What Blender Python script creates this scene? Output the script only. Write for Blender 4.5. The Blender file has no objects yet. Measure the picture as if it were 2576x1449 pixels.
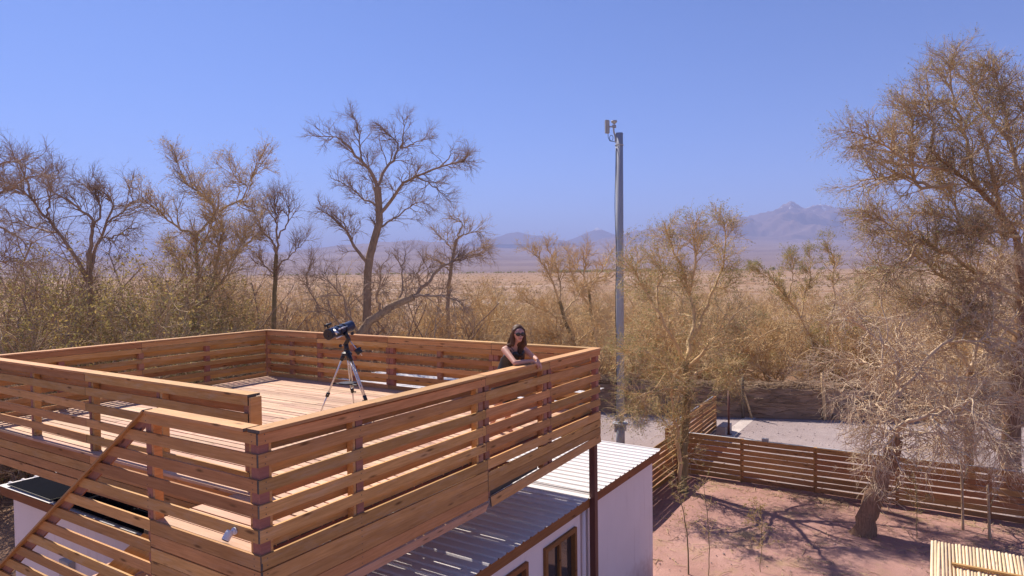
import bpy, bmesh, math, random
import numpy as np
from mathutils import Matrix, Vector

# ------------------------------------------------------------------ scene, camera, sky, sun
S = bpy.context.scene
COL = S.collection
rng = np.random.default_rng(7)
random.seed(7)
GROUND = -4.0                      # yard level; the deck floor is z = 0
YAW, PITCH, ROLL = math.radians(32.383), math.radians(-1.433), math.radians(-0.687)
CAM = Vector((-3.498, -4.700, 2.327))
fwd = Vector((math.cos(YAW) * math.cos(PITCH), math.sin(YAW) * math.cos(PITCH), math.sin(PITCH)))
rgt = Vector((math.sin(YAW), -math.cos(YAW), 0))
upv = rgt.cross(fwd)
rgt, upv = rgt * math.cos(ROLL) + upv * math.sin(ROLL), upv * math.cos(ROLL) - rgt * math.sin(ROLL)
cd = bpy.data.cameras.new('camera')
cam = bpy.data.objects.new('camera', cd)
COL.objects.link(cam)
m = Matrix((rgt, upv, -fwd)).transposed().to_4x4()
m.translation = CAM
cam.matrix_world = m
cd.sensor_width = 36.0
cd.lens = 36.0 * 1691.4 / 2576.0
cd.clip_start = 0.1
cd.clip_end = 200000
S.camera = cam
R0 = Vector((math.sin(YAW), -math.cos(YAW), 0))     # level right and forward of the view, used to lay out the far field
F0 = Vector((math.cos(YAW), math.sin(YAW), 0))

SUN_EL = math.radians(49)
SUN_AZ = Vector((0.33, 0.944, 0)).normalized()
SUN = SUN_AZ * math.cos(SUN_EL) + Vector((0, 0, math.sin(SUN_EL)))
W = bpy.data.worlds.new('World')
S.world = W
W.use_nodes = True
wn = W.node_tree.nodes
wl = W.node_tree.links
bg = wn['Background']
sky = wn.new('ShaderNodeTexSky')
sky.sky_type = 'NISHITA'
sky.sun_disc = False
sky.sun_elevation = SUN_EL
sky.sun_rotation = math.atan2(SUN_AZ.x, SUN_AZ.y)
sky.altitude = 2400
sky.air_density = 1.0
sky.dust_density = 1.1
sky.ozone_density = 2.0
tint = wn.new('ShaderNodeMix')
tint.data_type = 'RGBA'
tint.blend_type = 'MULTIPLY'
tint.inputs[0].default_value = 1.0
tint.inputs[7].default_value = (0.335, 0.415, 0.615, 1)
wl.new(sky.outputs[0], tint.inputs[6])
wl.new(tint.outputs[2], bg.inputs[0])
bg.inputs[1].default_value = 0.15
sl = bpy.data.lights.new('sun', 'SUN')
sl.energy = 4.8
sl.angle = math.radians(0.53)
sl.color = (1.0, 0.90, 0.79)
so = bpy.data.objects.new('sun', sl)
COL.objects.link(so)
so.rotation_euler = SUN.to_track_quat('Z', 'Y').to_euler()
S.view_settings.view_transform = 'Standard'
S.view_settings.look = 'None'
S.view_settings.gamma = 1.0
S.view_settings.use_curve_mapping = False
S.view_settings.exposure = 0.78
S.cycles.use_denoising = True
S.cycles.max_bounces = 10
S.cycles.diffuse_bounces = 8
S.cycles.volume_bounces = 0
S.cycles.transparent_max_bounces = 10

# ------------------------------------------------------------------ materials
class NT:
    def __init__(s, name, rough=0.8, spec=0.3):
        s.m = bpy.data.materials.new(name)
        s.m.use_nodes = True
        s.t = s.m.node_tree
        s.b = s.t.nodes['Principled BSDF']
        s.b.inputs['Roughness'].default_value = rough
        s.b.inputs['Specular IOR Level'].default_value = spec
    def n(s, kind, **kw):
        o = s.t.nodes.new('ShaderNode' + kind)
        for k, v in kw.items():
            setattr(o, k, v)
        return o
    def l(s, a, b):
        s.t.links.new(a, b)
    def coord(s, scale=(1, 1, 1), rand=True, kind='Object'):
        c = s.n('TexCoord')
        v = c.outputs[kind]
        if rand:
            oi = s.n('ObjectInfo')
            mu = s.n('VectorMath', operation='MULTIPLY_ADD')
            s.l(oi.outputs['Random'], mu.inputs[0])
            mu.inputs[1].default_value = (37.0, 61.0, 83.0)
            s.l(v, mu.inputs[2])
            v = mu.outputs[0]
        mp = s.n('Mapping')
        mp.inputs['Scale'].default_value = scale
        s.l(v, mp.inputs[0])
        return mp.outputs[0]
    def noise(s, vec, scale=1.0, detail=4.0, rough=0.6):
        t = s.n('TexNoise')
        t.inputs['Scale'].default_value = scale
        t.inputs['Detail'].default_value = detail
        t.inputs['Roughness'].default_value = rough
        s.l(vec, t.inputs['Vector'])
        return t.outputs['Fac']
    def ramp(s, fac, stops):
        r = s.n('ValToRGB')
        e = r.color_ramp.elements
        while len(e) < len(stops):
            e.new(0.5)
        for i, (p, c) in enumerate(stops):
            e[i].position = p
            e[i].color = (*c, 1)
        s.l(fac, r.inputs[0])
        return r.outputs[0]
    def mix(s, a, b, fac, blend='MIX'):
        x = s.n('Mix', data_type='RGBA', blend_type=blend)
        for val, idx in ((fac, 0), (a, 6), (b, 7)):
            if hasattr(val, 'is_output') or hasattr(val, 'links'):
                s.l(val, x.inputs[idx])
            elif idx == 0:
                x.inputs[0].default_value = val
            else:
                x.inputs[idx].default_value = (*val, 1)
        return x.outputs[2]
    def math(s, a, op, b=0.0, clamp=False):
        x = s.n('Math', operation=op, use_clamp=clamp)
        for i, v in enumerate((a, b)):
            if hasattr(v, 'links'):
                s.l(v, x.inputs[i])
            else:
                x.inputs[i].default_value = v
        return x.outputs[0]
    def val(s, col, fac, lo, hi):
        """scale a colour's value by fac in 0..1 mapped to lo..hi"""
        mr = s.n('MapRange')
        mr.inputs['To Min'].default_value = lo
        mr.inputs['To Max'].default_value = hi
        s.l(fac, mr.inputs[0])
        h = s.n('HueSaturation')
        s.l(mr.outputs[0], h.inputs['Value'])
        s.l(col, h.inputs['Color'])
        return h.outputs[0]
    def out(s, col):
        if hasattr(col, 'links'):
            s.l(col, s.b.inputs['Base Color'])
        else:
            s.b.inputs['Base Color'].default_value = (*col, 1)
    def bump(s, h, strength=0.3, dist=0.01):
        b = s.n('Bump')
        b.inputs['Strength'].default_value = strength
        b.inputs['Distance'].default_value = dist
        s.l(h, b.inputs['Height'])
        s.l(b.outputs[0], s.b.inputs['Normal'])

def wood(name, light, dark, grey=(0.3, 0.25, 0.2), weather=0.25, rough=0.72, vary=(0.78, 1.16)):
    k = NT(name, rough, 0.25)
    v = k.coord((0.9, 16, 16))
    g = k.noise(v, 3.0, 6, 0.65)
    col = k.ramp(g, [(0.3, dark), (0.55, [(a + b) / 2 for a, b in zip(light, dark)]), (0.78, light)])
    big = k.noise(k.coord((0.8, 2.5, 2.5)), 1.6, 3)
    col = k.val(col, big, 0.72, 1.28)
    w = k.noise(k.coord((1.6, 7, 7)), 2.1, 5, 0.7)
    wf = k.math(k.math(w, 'SUBTRACT', 0.5), 'MULTIPLY', 5 * weather, True)
    o2 = k.n('ObjectInfo')
    fr = k.math(k.math(o2.outputs['Random'], 'MULTIPLY', 7.13), 'FRACT')
    wf = k.math(k.math(wf, 'MULTIPLY', k.math(k.math(fr, 'MULTIPLY', 1.5), 'ADD', 0.15)), 'MINIMUM', 0.85)
    col = k.mix(col, grey, wf)
    hs = k.n('HueSaturation')
    k.l(k.math(k.math(fr, 'MULTIPLY', 0.022), 'ADD', 0.489), hs.inputs['Hue'])
    k.l(col, hs.inputs['Color'])
    col = hs.outputs[0]
    vo = k.n('TexVoronoi', feature='F1')
    vo.inputs['Scale'].default_value = 1.0
    k.l(k.coord((2.1, 9, 9)), vo.inputs['Vector'])
    kn = k.math(k.math(0.17, 'SUBTRACT', vo.outputs['Distance']), 'MULTIPLY', 9.0, True)
    col = k.mix(col, [c * 0.42 for c in dark], kn)
    oi = k.n('ObjectInfo')
    col = k.val(col, oi.outputs['Random'], *vary)
    k.out(col)
    k.bump(g, 0.35, 0.004)
    return k.m

def plain(name, col, rough=0.6, spec=0.4, metal=0.0, nscale=6, amt=(0.85, 1.12), bump=0.0, stretch=(1, 1, 1)):
    k = NT(name, rough, spec)
    k.b.inputs['Metallic'].default_value = metal
    n_ = k.noise(k.coord(stretch), nscale, 5, 0.6)
    c = k.mix(col, col, 0.0)
    k.out(k.val(c, n_, *amt))
    if bump:
        k.bump(n_, bump, 0.01)
    return k.m

def speckled(name, cols, scale, rough=0.95, bump=0.4, dist=0.03, fine=60.0, patch=None):
    """ground materials in world metres: broad patches of several colours and fine grit"""
    k = NT(name, rough, 0.1)
    c = k.coord((1, 1, 1), rand=False)
    a = k.noise(c, scale, 6, 0.62)
    col = k.ramp(a, [(0.32, cols[0]), (0.5, cols[1]), (0.68, cols[2])])
    f = k.noise(c, fine, 3, 0.7)
    col = k.val(col, f, 0.72, 1.28)
    mid = k.noise(c, scale * 7, 5, 0.7)
    col = k.val(col, mid, 0.8, 1.2)
    if patch:
        pc, ps, thr, gain = patch
        pf = k.noise(c, ps, 6, 0.72)
        pf = k.math(k.math(pf, 'SUBTRACT', thr), 'MULTIPLY', gain, True)
        col = k.mix(col, pc, pf)
    k.out(col)
    h = k.math(f, 'ADD', k.math(mid, 'MULTIPLY', 2.0))
    k.bump(h, bump, dist)
    return k.m

M = {}
M['slat'] = wood('stained_pine', (0.65, 0.36, 0.145), (0.42, 0.21, 0.075), (0.53, 0.36, 0.23), 0.45, vary=(0.72, 1.2))
M['cap'] = wood('stained_pine_cap', (0.62, 0.36, 0.16), (0.45, 0.235, 0.095), (0.56, 0.37, 0.23), 0.4)
M['floor'] = wood('bleached_pine', (0.66, 0.43, 0.30), (0.49, 0.30, 0.195), (0.62, 0.45, 0.36), 0.35)
M['post'] = wood('painted_post_wood', (0.42, 0.21, 0.15), (0.31, 0.14, 0.10), (0.38, 0.20, 0.15), 0.15)
M['endgrain'] = wood('grey_end_grain', (0.16, 0.14, 0.115), (0.09, 0.08, 0.07), (0.2, 0.18, 0.15), 0.3)
M['fence'] = wood('fence_pine', (0.53, 0.28, 0.115), (0.35, 0.17, 0.065), (0.27, 0.14, 0.08), 0.25)
M['fascia'] = wood('brown_fascia', (0.36, 0.16, 0.055), (0.24, 0.10, 0.035), (0.3, 0.16, 0.09), 0.1)
M['grey_post'] = wood('old_grey_post', (0.22, 0.17, 0.13), (0.12, 0.09, 0.07), (0.28, 0.24, 0.2), 0.3)
M['white'] = plain('white_render', (0.84, 0.73, 0.69), 0.75, 0.2, nscale=1.5, amt=(0.92, 1.05), bump=0.03)
M['roof'] = plain('white_roof_steel', (0.74, 0.71, 0.69), 0.8, 0.12, nscale=2.2, amt=(0.82, 1.06), stretch=(1, .35, 1))
M['steel'] = plain('galvanised_steel', (0.36, 0.38, 0.43), 0.75, 0.25, 0.0, nscale=3, amt=(0.8, 1.15), stretch=(2, 2, .5))
M['alu'] = plain('brushed_aluminium', (0.72, 0.70, 0.69), 0.35, 0.5, 0.7, nscale=9)
M['black'] = plain('black_plastic', (0.022, 0.022, 0.026), 0.45, 0.5, nscale=12)
M['navy'] = plain('dark_blue_metallic_tube', (0.030, 0.042, 0.085), 0.28, 0.6, 0.2, nscale=10)
M['plastic'] = plain('white_plastic', (0.72, 0.72, 0.72), 0.4, 0.5, nscale=8, amt=(.95, 1.03))
M['grey_plastic'] = plain('weathered_grey_plastic', (0.42, 0.42, 0.41), 0.55, 0.4, nscale=8)
M['brown_steel'] = plain('brown_painted_steel', (0.155, 0.062, 0.045), 0.5, 0.4, nscale=5, amt=(.8, 1.15), stretch=(1, 1, .2))
M['reed'] = wood('pale_reed', (0.86, 0.70, 0.46), (0.66, 0.49, 0.28), (0.76, 0.62, 0.45), 0.3, 0.6, (0.72, 1.2))
M['concrete'] = speckled('pale_concrete', [(.42, .36, .33), (.5, .43, .39), (.56, .49, .45)], 1.3, 0.9, 0.2, 0.01)
M['yard'] = speckled('pink_sandy_soil', [(.30, .172, .142), (.385, .22, .185), (.46, .275, .232)], 0.35, 0.95, 0.5, 0.05, 45.0,
                     ((.36, .25, .14), 0.9, 0.54, 5.0))
M['gravel'] = speckled('grey_gravel', [(.28, .222, .215), (.335, .27, .262), (.39, .325, .315)], 0.25, 0.95, 0.7, 0.04, 38.0,
                       ((.42, .28, .22), 0.25, 0.6, 5.0))
M['desert'] = speckled('dry_desert_ground', [(.30, .165, .085), (.38, .225, .125), (.43, .29, .19)], 0.035, 0.95, 0.5, 0.08, 9.0,
                       ((.44, .33, .27), 0.018, 0.55, 6.0))
M['bark'] = plain('grey_brown_bark', (0.36, 0.255, 0.17), 0.9, 0.1, nscale=4, amt=(0.45, 1.6), bump=0.9, stretch=(6, 6, 1))
M['bark_red'] = plain('fissured_red_bark', (0.30, 0.185, 0.115), 0.9, 0.1, nscale=5, amt=(0.15, 1.8), bump=1.0, stretch=(7, 7, 1.0))
M['bark_green'] = plain('smooth_green_bark', (0.26, 0.205, 0.11), 0.85, 0.1, nscale=4, amt=(0.5, 1.5), bump=0.6, stretch=(5, 5, .8))
M['twig_dark'] = plain('dark_twig', (0.36, 0.255, 0.185), 0.9, 0.1, nscale=2, amt=(0.65, 1.4))
M['twig_mid'] = plain('brown_twig', (0.50, 0.365, 0.225), 0.9, 0.1, nscale=2, amt=(0.6, 1.4))
M['twig_gold'] = plain('golden_twig', (0.66, 0.475, 0.26), 0.9, 0.1, nscale=1.5, amt=(0.65, 1.35))
M['twig_pale'] = plain('pale_dry_twig', (0.66, 0.505, 0.345), 0.9, 0.1, nscale=1.5, amt=(0.6, 1.3))
def leafmat(name, a, b):
    k = NT(name, 0.75, 0.15)
    n_ = k.noise(k.coord((1, 1, 1)), 1.3, 4, 0.6)
    k.out(k.ramp(n_, [(0.35, a), (0.65, b)]))
    tr = k.n('BsdfTranslucent')
    k.l(k.b.inputs['Base Color'].links[0].from_socket, tr.inputs['Color'])
    mx = k.n('MixShader')
    mx.inputs[0].default_value = 0.42
    k.l(k.b.outputs[0], mx.inputs[1])
    k.l(tr.outputs[0], mx.inputs[2])
    k.l(mx.outputs[0], k.t.nodes['Material Output'].inputs['Surface'])
    return k.m
M['leaf_olive'] = leafmat('olive_leaf', (0.25, 0.25, 0.105), (0.42, 0.35, 0.15))
M['leaf_yellow'] = leafmat('yellowing_leaf', (0.22, 0.205, 0.085), (0.46, 0.33, 0.11))
M['leaf_dry'] = leafmat('dry_golden_leaf', (0.42, 0.30, 0.14), (0.60, 0.42, 0.20))
M['grass'] = leafmat('dry_grass', (0.36, 0.235, 0.125), (0.50, 0.345, 0.19))
M['scrub'] = leafmat('dull_scrub', (0.25, 0.18, 0.115), (0.38, 0.28, 0.185))
M['skin'] = plain('skin', (0.56, 0.30, 0.22), 0.5, 0.35, nscale=8, amt=(.95, 1.05))
M['hair'] = plain('brown_hair', (0.10, 0.050, 0.027), 0.6, 0.25, nscale=14, amt=(.5, 1.5), stretch=(6, 6, .6))
M['dress'] = plain('dark_satin_dress', (0.020, 0.019, 0.021), 0.45, 0.45, nscale=7, amt=(.6, 1.6))
M['lens'] = plain('dark_lens', (0.025, 0.018, 0.014), 0.12, 0.6, nscale=3)
M['lip'] = plain('lips', (0.42, 0.15, 0.13), 0.5, 0.3, nscale=8)
k = NT('white_render', 0.8, 0.15)
cw = k.coord((1, 1, 1))
cl = k.ramp(k.noise(cw, 1.2, 5), [(0.3, (.85, .75, .70)), (0.7, (.90, .80, .75))])
st = k.noise(k.coord((7, 7, .35)), 1.6, 5, 0.65)
cl = k.mix(cl, (.60, .47, .42), k.math(k.math(st, 'SUBTRACT', 0.58), 'MULTIPLY', 2.2, True))
gp = k.n('NewGeometry')
sz = k.n('SeparateXYZ')
k.l(gp.outputs['Position'], sz.inputs[0])
sp_ = k.math(k.math(k.math(k.noise(cw, 5, 4), 'MULTIPLY', 0.9), 'ADD', -3.75), 'SUBTRACT', sz.outputs[2])
cl = k.mix(cl, (.50, .33, .27), k.math(k.math(sp_, 'MULTIPLY', 2.0, True), 'MULTIPLY', 0.6))
k.out(cl)
k.bump(k.noise(cw, 40, 3), 0.08, 0.005)
M['white'] = k.m
M['panel'] = plain('dark_roof_shade', (0.012, 0.013, 0.018), 0.9, 0.0, nscale=4)  # near-black colour of the sheets that imitate shade on the roof
k = NT('window_glass', 0.05, 0.6)
k.out((0.05, 0.045, 0.045))
M['glass'] = k.m

# ------------------------------------------------------------------ helpers
def tag(o, label=None, cat=None, group=None, kind=None):
    if label: o['label'] = label
    if cat: o['category'] = cat
    if group: o['group'] = group
    if kind: o['kind'] = kind
    return o

def empty(name, loc, label, cat, group=None, rotz=None):
    o = bpy.data.objects.new(name, None)
    COL.objects.link(o)
    o.empty_display_size = 0.2
    o.location = loc
    if rotz is not None:
        o.rotation_euler = (0, 0, rotz)
        o['_local'] = 1               # children are given in the thing's own frame
    return tag(o, label, cat, group)

def link(name, me, mat=None, parent=None, mw=None, smooth=False):
    if mat is not None and not me.materials:
        me.materials.append(M[mat] if isinstance(mat, str) else mat)
    o = bpy.data.objects.new(name, me)
    COL.objects.link(o)
    mw = mw if mw is not None else Matrix()
    if parent is not None:
        o.parent = parent
        if parent.type == 'MESH':
            o.matrix_parent_inverse = parent.matrix_basis.inverted()
        elif not parent.get('_local'):
            o.matrix_parent_inverse = Matrix.Translation(-parent.location)
    o.matrix_basis = mw
    if smooth:
        me.polygons.foreach_set('use_smooth', [True] * len(me.polygons))
    return o

def npmesh(name, v, f):
    """v (N,3), f (M,k) with one k for every face"""
    v = np.ascontiguousarray(v, np.float32)
    f = np.ascontiguousarray(f, np.int32)
    me = bpy.data.meshes.new(name)
    me.vertices.add(len(v))
    me.vertices.foreach_set('co', v.ravel())
    k_ = f.shape[1]
    me.loops.add(f.size)
    me.loops.foreach_set('vertex_index', f.ravel())
    me.polygons.add(len(f))
    me.polygons.foreach_set('loop_start', np.arange(0, f.size, k_, dtype=np.int32))
    me.polygons.foreach_set('loop_total', np.full(len(f), k_, np.int32))
    me.update(calc_edges=True)
    return me

def pymesh(name, v, f):
    me = bpy.data.meshes.new(name)
    me.from_pydata([tuple(x) for x in v], [], f)
    me.update()
    return me

_bm = {}
def board_mesh(L, w, t, bow=0.0, cut=0.0, nm='board'):
    """plank along local X, thickness Y, width Z; bow lifts the middle; cut slants the +X end (dx per dz)"""
    key = (round(L, 3), round(w, 3), round(t, 4), round(bow, 4), round(cut, 3), nm)
    if key in _bm:
        return _bm[key]
    n = 4 if bow else 1
    v, f = [], []
    for i in range(n + 1):
        s = i / n
        x = (s - 0.5) * L
        dz = bow * (1 - (2 * s - 1) ** 2)
        for (yy, zz) in ((-t / 2, -w / 2), (t / 2, -w / 2), (t / 2, w / 2), (-t / 2, w / 2)):
            v.append((x + (cut * zz if i == n else 0), yy, zz + dz))
    for i in range(n):
        a = i * 4
        for j in range(4):
            b = (j + 1) % 4
            f.append((a + j, a + 4 + j, a + 4 + b, a + b))
    f.append((0, 1, 2, 3))
    e = n * 4
    f.append((e + 3, e + 2, e + 1, e))
    me = pymesh(nm, v, [tuple(reversed(q)) for q in f])
    me.materials.append(M[nm[:-6]])
    me.materials.append(M['endgrain'])
    me.polygons[len(f) - 1].material_index = 1
    me.polygons[len(f) - 2].material_index = 1
    _bm[key] = me
    return me

def frame(p0, p1, normal):
    x = (Vector(p1) - Vector(p0)).normalized()
    y = Vector(normal)
    y = (y - x * y.dot(x)).normalized()
    z = x.cross(y)
    if z.z < -1e-6:
        y, z = -y, -z
    mm = Matrix((x, y, z)).transposed().to_4x4()
    mm.translation = (Vector(p0) + Vector(p1)) / 2
    return mm

def board(name, p0, p1, w, t, normal, mat, parent, bow=0.0, cut=0.0):
    """plank whose centre line runs p0 -> p1, thickness along normal"""
    L = (Vector(p1) - Vector(p0)).length
    me = board_mesh(L, w, t, bow, cut, mat + '_board')
    return link(name, me, mat, parent, frame(p0, p1, normal))

def jit(a):
    return random.uniform(-a, a)

def tubes(P, Rr, sides, cap=False):
    """P (N,K,3) polylines, Rr (N,K) radii -> verts, quads"""
    P = np.asarray(P, float)
    Rr = np.asarray(Rr, float)
    N, K, _ = P.shape
    T = np.gradient(P, axis=1)
    T /= np.linalg.norm(T, axis=2, keepdims=True) + 1e-9
    mean = P[:, -1] - P[:, 0]
    mean /= np.linalg.norm(mean, axis=1, keepdims=True) + 1e-9
    ref = np.eye(3)[np.argmin(np.abs(mean), axis=1)]
    A = np.cross(T, ref[:, None, :])
    A /= np.linalg.norm(A, axis=2, keepdims=True) + 1e-9
    B = np.cross(T, A)
    ang = np.arange(sides) * 2 * np.pi / sides
    V = P[:, :, None, :] + Rr[:, :, None, None] * (A[:, :, None, :] * np.cos(ang)[:, None] + B[:, :, None, :] * np.sin(ang)[:, None])
    idx = np.arange(N * K * sides).reshape(N, K, sides)
    a = idx[:, :-1, :]
    b = np.roll(idx, -1, 2)[:, :-1, :]
    c = np.roll(idx, -1, 2)[:, 1:, :]
    d = idx[:, 1:, :]
    Q = np.stack([a, b, c, d], -1).reshape(-1, 4)
    return V.reshape(-1, 3), Q

def ribbons(P, Rr, g):
    """the finest twigs: one narrow strip per shoot, each turned its own way"""
    N, K, _ = P.shape
    t = P[:, -1] - P[:, 0]
    s = np.cross(t, g.normal(0, 1, (N, 3)))
    s /= np.linalg.norm(s, axis=1, keepdims=True) + 1e-9
    o = s[:, None, :] * Rr[:, :, None] * 1.35
    V = np.stack([P - o, P + o], 2)
    idx = np.arange(N * K * 2).reshape(N, K, 2)
    Q = np.stack([idx[:, :-1, 0], idx[:, :-1, 1], idx[:, 1:, 1], idx[:, 1:, 0]], -1).reshape(-1, 4)
    return V.reshape(-1, 3), Q

def join(parts):
    vs, fs, o = [], [], 0
    for v, f in parts:
        vs.append(v)
        fs.append(f + o)
        o += len(v)
    return np.concatenate(vs), np.concatenate(fs)

def tube_obj(name, pts, r0, r1, mat, parent, sides=8, mw=None, n=None):
    p = np.array(pts, float)
    if n:
        p = resample(p, n)
    R_ = np.linspace(r0, r1, len(p))
    # closed ends
    p = np.concatenate([p[:1], p, p[-1:]])
    d0 = (p[2] - p[1]) * 1e-4
    p[0] -= d0
    p[-1] += (p[-2] - p[-3]) * 1e-4
    R_ = np.concatenate([[1e-4], R_, [1e-4]])
    p[0] = p[1] - d0
    v, q = tubes(p[None], R_[None], sides)
    return link(name, npmesh(name, v, q), mat, parent, mw, smooth=sides > 5)

def resample(p, n, noise=0.0, g=None):
    p = np.asarray(p, float)
    s = np.r_[0, np.cumsum(np.linalg.norm(np.diff(p, axis=0), axis=1))]
    # Catmull-Rom style smoothing through a dense set
    t = np.linspace(0, s[-1], n)
    q = np.stack([np.interp(t, s, p[:, i]) for i in range(3)], 1)
    if n > 4:
        q[1:-1] = 0.25 * q[:-2] + 0.5 * q[1:-1] + 0.25 * q[2:]
    if noise:
        q[1:-1] += g.normal(0, noise, (n - 2, 3))
    return q

def lathe(profile, sides=16):
    """profile [(r,z)] around Z"""
    v, f = [], []
    for r, z in profile:
        for i in range(sides):
            a = 2 * math.pi * i / sides
            v.append((r * math.cos(a), r * math.sin(a), z))
    for j in range(len(profile) - 1):
        for i in range(sides):
            i2 = (i + 1) % sides
            f.append((j * sides + i, j * sides + i2, (j + 1) * sides + i2, (j + 1) * sides + i))
    f.append(tuple(reversed(range(sides))))
    f.append(tuple((len(profile) - 1) * sides + i for i in range(sides)))
    return v, f

def lathe_obj(name, profile, mat, parent, mw=None, sides=16):
    v, f = lathe(profile, sides)
    return link(name, pymesh(name, v, f), mat, parent, mw, smooth=False)

def boxes_mesh(name, boxes, bevel=0.0):
    """boxes: (cx,cy,cz,sx,sy,sz) joined"""
    bm = bmesh.new()
    for (x, y, z, a, b, c) in boxes:
        r = bmesh.ops.create_cube(bm, size=1.0)
        bmesh.ops.scale(bm, vec=(a, b, c), verts=r['verts'])
        bmesh.ops.translate(bm, vec=(x, y, z), verts=r['verts'])
    if bevel:
        bmesh.ops.bevel(bm, geom=bm.edges[:] , offset=bevel, segments=2, affect='EDGES')
    me = bpy.data.meshes.new(name)
    bm.to_mesh(me)
    bm.free()
    return me

def box_obj(name, c, s, mat, parent, bevel=0.0, mw=None):
    """box centred at c; object origin at c so textures follow it"""
    me = boxes_mesh(name, [(0, 0, 0, *s)], bevel)
    return link(name, me, mat, parent, (mw or Matrix()) @ Matrix.Translation(Vector(c)))

def look(axis, loc):
    """matrix whose Z points along axis"""
    q = Vector(axis).to_track_quat('Z', 'Y').to_matrix().to_4x4()
    q.translation = Vector(loc)
    return q

# ------------------------------------------------------------------ terrain: one ground sheet to the horizon, mountains, cones
def fbm(x, y, seed, octaves=5, ridged=False):
    g = np.random.default_rng(seed)
    out = np.zeros_like(x)
    amp, fr = 1.0, 1.0
    for _ in range(octaves):
        acc = np.zeros_like(x)
        for _k in range(4):
            th = g.uniform(0, 2 * np.pi)
            ph = g.uniform(0, 2 * np.pi)
            f_ = fr * g.uniform(0.75, 1.3)
            acc += np.sin((x * np.cos(th) + y * np.sin(th)) * f_ * 2 * np.pi + ph + 1.3 * np.sin((x * np.sin(th) - y * np.cos(th)) * f_ * 4 + ph))
        acc /= 2.6
        if ridged:
            acc = 1 - 2 * np.abs(acc)
        out += amp * acc
        amp *= 0.5
        fr *= 2.03
    return out

FOOT = [(-180, .015), (-90, .018), (-50, .018), (-37.2, .020), (-30.2, .025), (-22.1, .0276), (-17.9, .033), (-12.9, .0431), (-9.6, .0463), (-7.95, .0474), (-6.3, .0448),
        (-2.9, .0375), (0.45, .0335), (4.5, .034), (8.8, .0391), (13.7, .0414), (19.9, .0404), (25.6, .0375), (30.9, .0324), (37.3, .0257), (60, .02), (180, .015)]
MAIN = [(-1, .02), (4, .032), (7.2, .0396), (9.2, .0483), (10.5, .0525), (11.8, .0554), (13.1, .0589), (14.4, .0611), (15.6, .0634), (16.9, .0644), (17.8, .0672), (18.7, .0689),
        (19.5, .0701), (20.1, .0697), (20.8, .0736), (21.5, .0752), (22.0, .0798), (22.6, .0821), (23.1, .080), (23.6, .0759), (24.1, .0792), (25.1, .0794), (25.9, .0765),
        (27, .075), (28.3, .0728), (29.9, .0688), (31.4, .0628), (33.3, .0546), (35.6, .0444), (37.8, .0357), (41.8, .0238), (50, .015)]

def polar_sheet(name, radii, azs, hfun):
    """azs in degrees, right of the view axis positive; heights by hfun(r, az, x, y)"""
    r, a = np.meshgrid(np.asarray(radii, float), np.radians(azs), indexing='ij')
    th = YAW - a
    x = CAM.x + r * np.cos(th)
    y = CAM.y + r * np.sin(th)
    z = hfun(r, np.degrees(a), x, y)
    n0, n1 = r.shape
    idx = np.arange(n0 * n1).reshape(n0, n1)
    q = np.stack([idx[:-1, :-1], idx[:-1, 1:], idx[1:, 1:], idx[1:, :-1]], -1).reshape(-1, 4)[:, ::-1]
    return npmesh(name, np.stack([x, y, z], -1).reshape(-1, 3), q)

def ground_h(r, az, x, y):
    z = np.full_like(r, GROUND)
    # beyond the yard the plain undulates a little, then climbs as a long fan to the foothills
    u = np.clip((r - 45) / 60, 0, 1)
    z += u * (fbm(x / 90, y / 90, 3, 3) * 0.22)
    tgt = np.interp(az, [p[0] for p in FOOT], [p[1] for p in FOOT])
    s = np.clip((r - 5000) / 17000, 0, 1)
    z += tgt * 22000 * s ** 1.25 * (1 + 0.05 * s * fbm(x / 2600, y / 2600, 11, 5))
    return z - r * 0.0003 * 0
rad = np.unique(np.concatenate([np.linspace(0.5, 60, 60), np.geomspace(60, 23000, 120)]))
azs = np.unique(np.concatenate([np.linspace(-180, -46, 60), np.linspace(-46, 46, 300), np.linspace(46, 180, 60)]))
ground = link('ground', polar_sheet('ground', rad, azs, ground_h), None, smooth=True)
k = NT('desert_plain', 0.95, 0.05)
cc = k.coord((1, 1, 1), rand=False)
near = k.noise(cc, 0.06, 6, 0.65)
col = k.ramp(near, [(0.30, (.235, .130, .075)), (0.5, (.31, .20, .135)), (0.7, (.37, .265, .205))])
grit = k.noise(cc, 2.2, 6, 0.75)
col = k.val(col, grit, 0.68, 1.28)
pale = k.noise(cc, 0.02, 5, 0.6)
col = k.mix(col, (.44, .34, .29), k.math(k.math(pale, 'SUBTRACT', 0.56), 'MULTIPLY', 7.0, True))
far = k.noise(k.coord((1, 1, 1), rand=False), 0.0006, 5, 0.6)
farcol = k.ramp(far, [(0.35, (.17, .115, .105)), (0.65, (.25, .18, .16))])
gp = k.n('NewGeometry')
ln = k.n('VectorMath', operation='LENGTH')
k.l(gp.outputs['Position'], ln.inputs[0])
mr = k.n('MapRange')
mr.inputs['From Min'].default_value = 500
mr.inputs['From Max'].default_value = 4500
k.l(ln.outputs['Value'], mr.inputs[0])
col = k.mix(col, farcol, mr.outputs[0])
k.out(col)
k.bump(grit, 0.6, 0.15)
ground.data.materials.append(k.m)
tag(ground, kind='structure')

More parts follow.
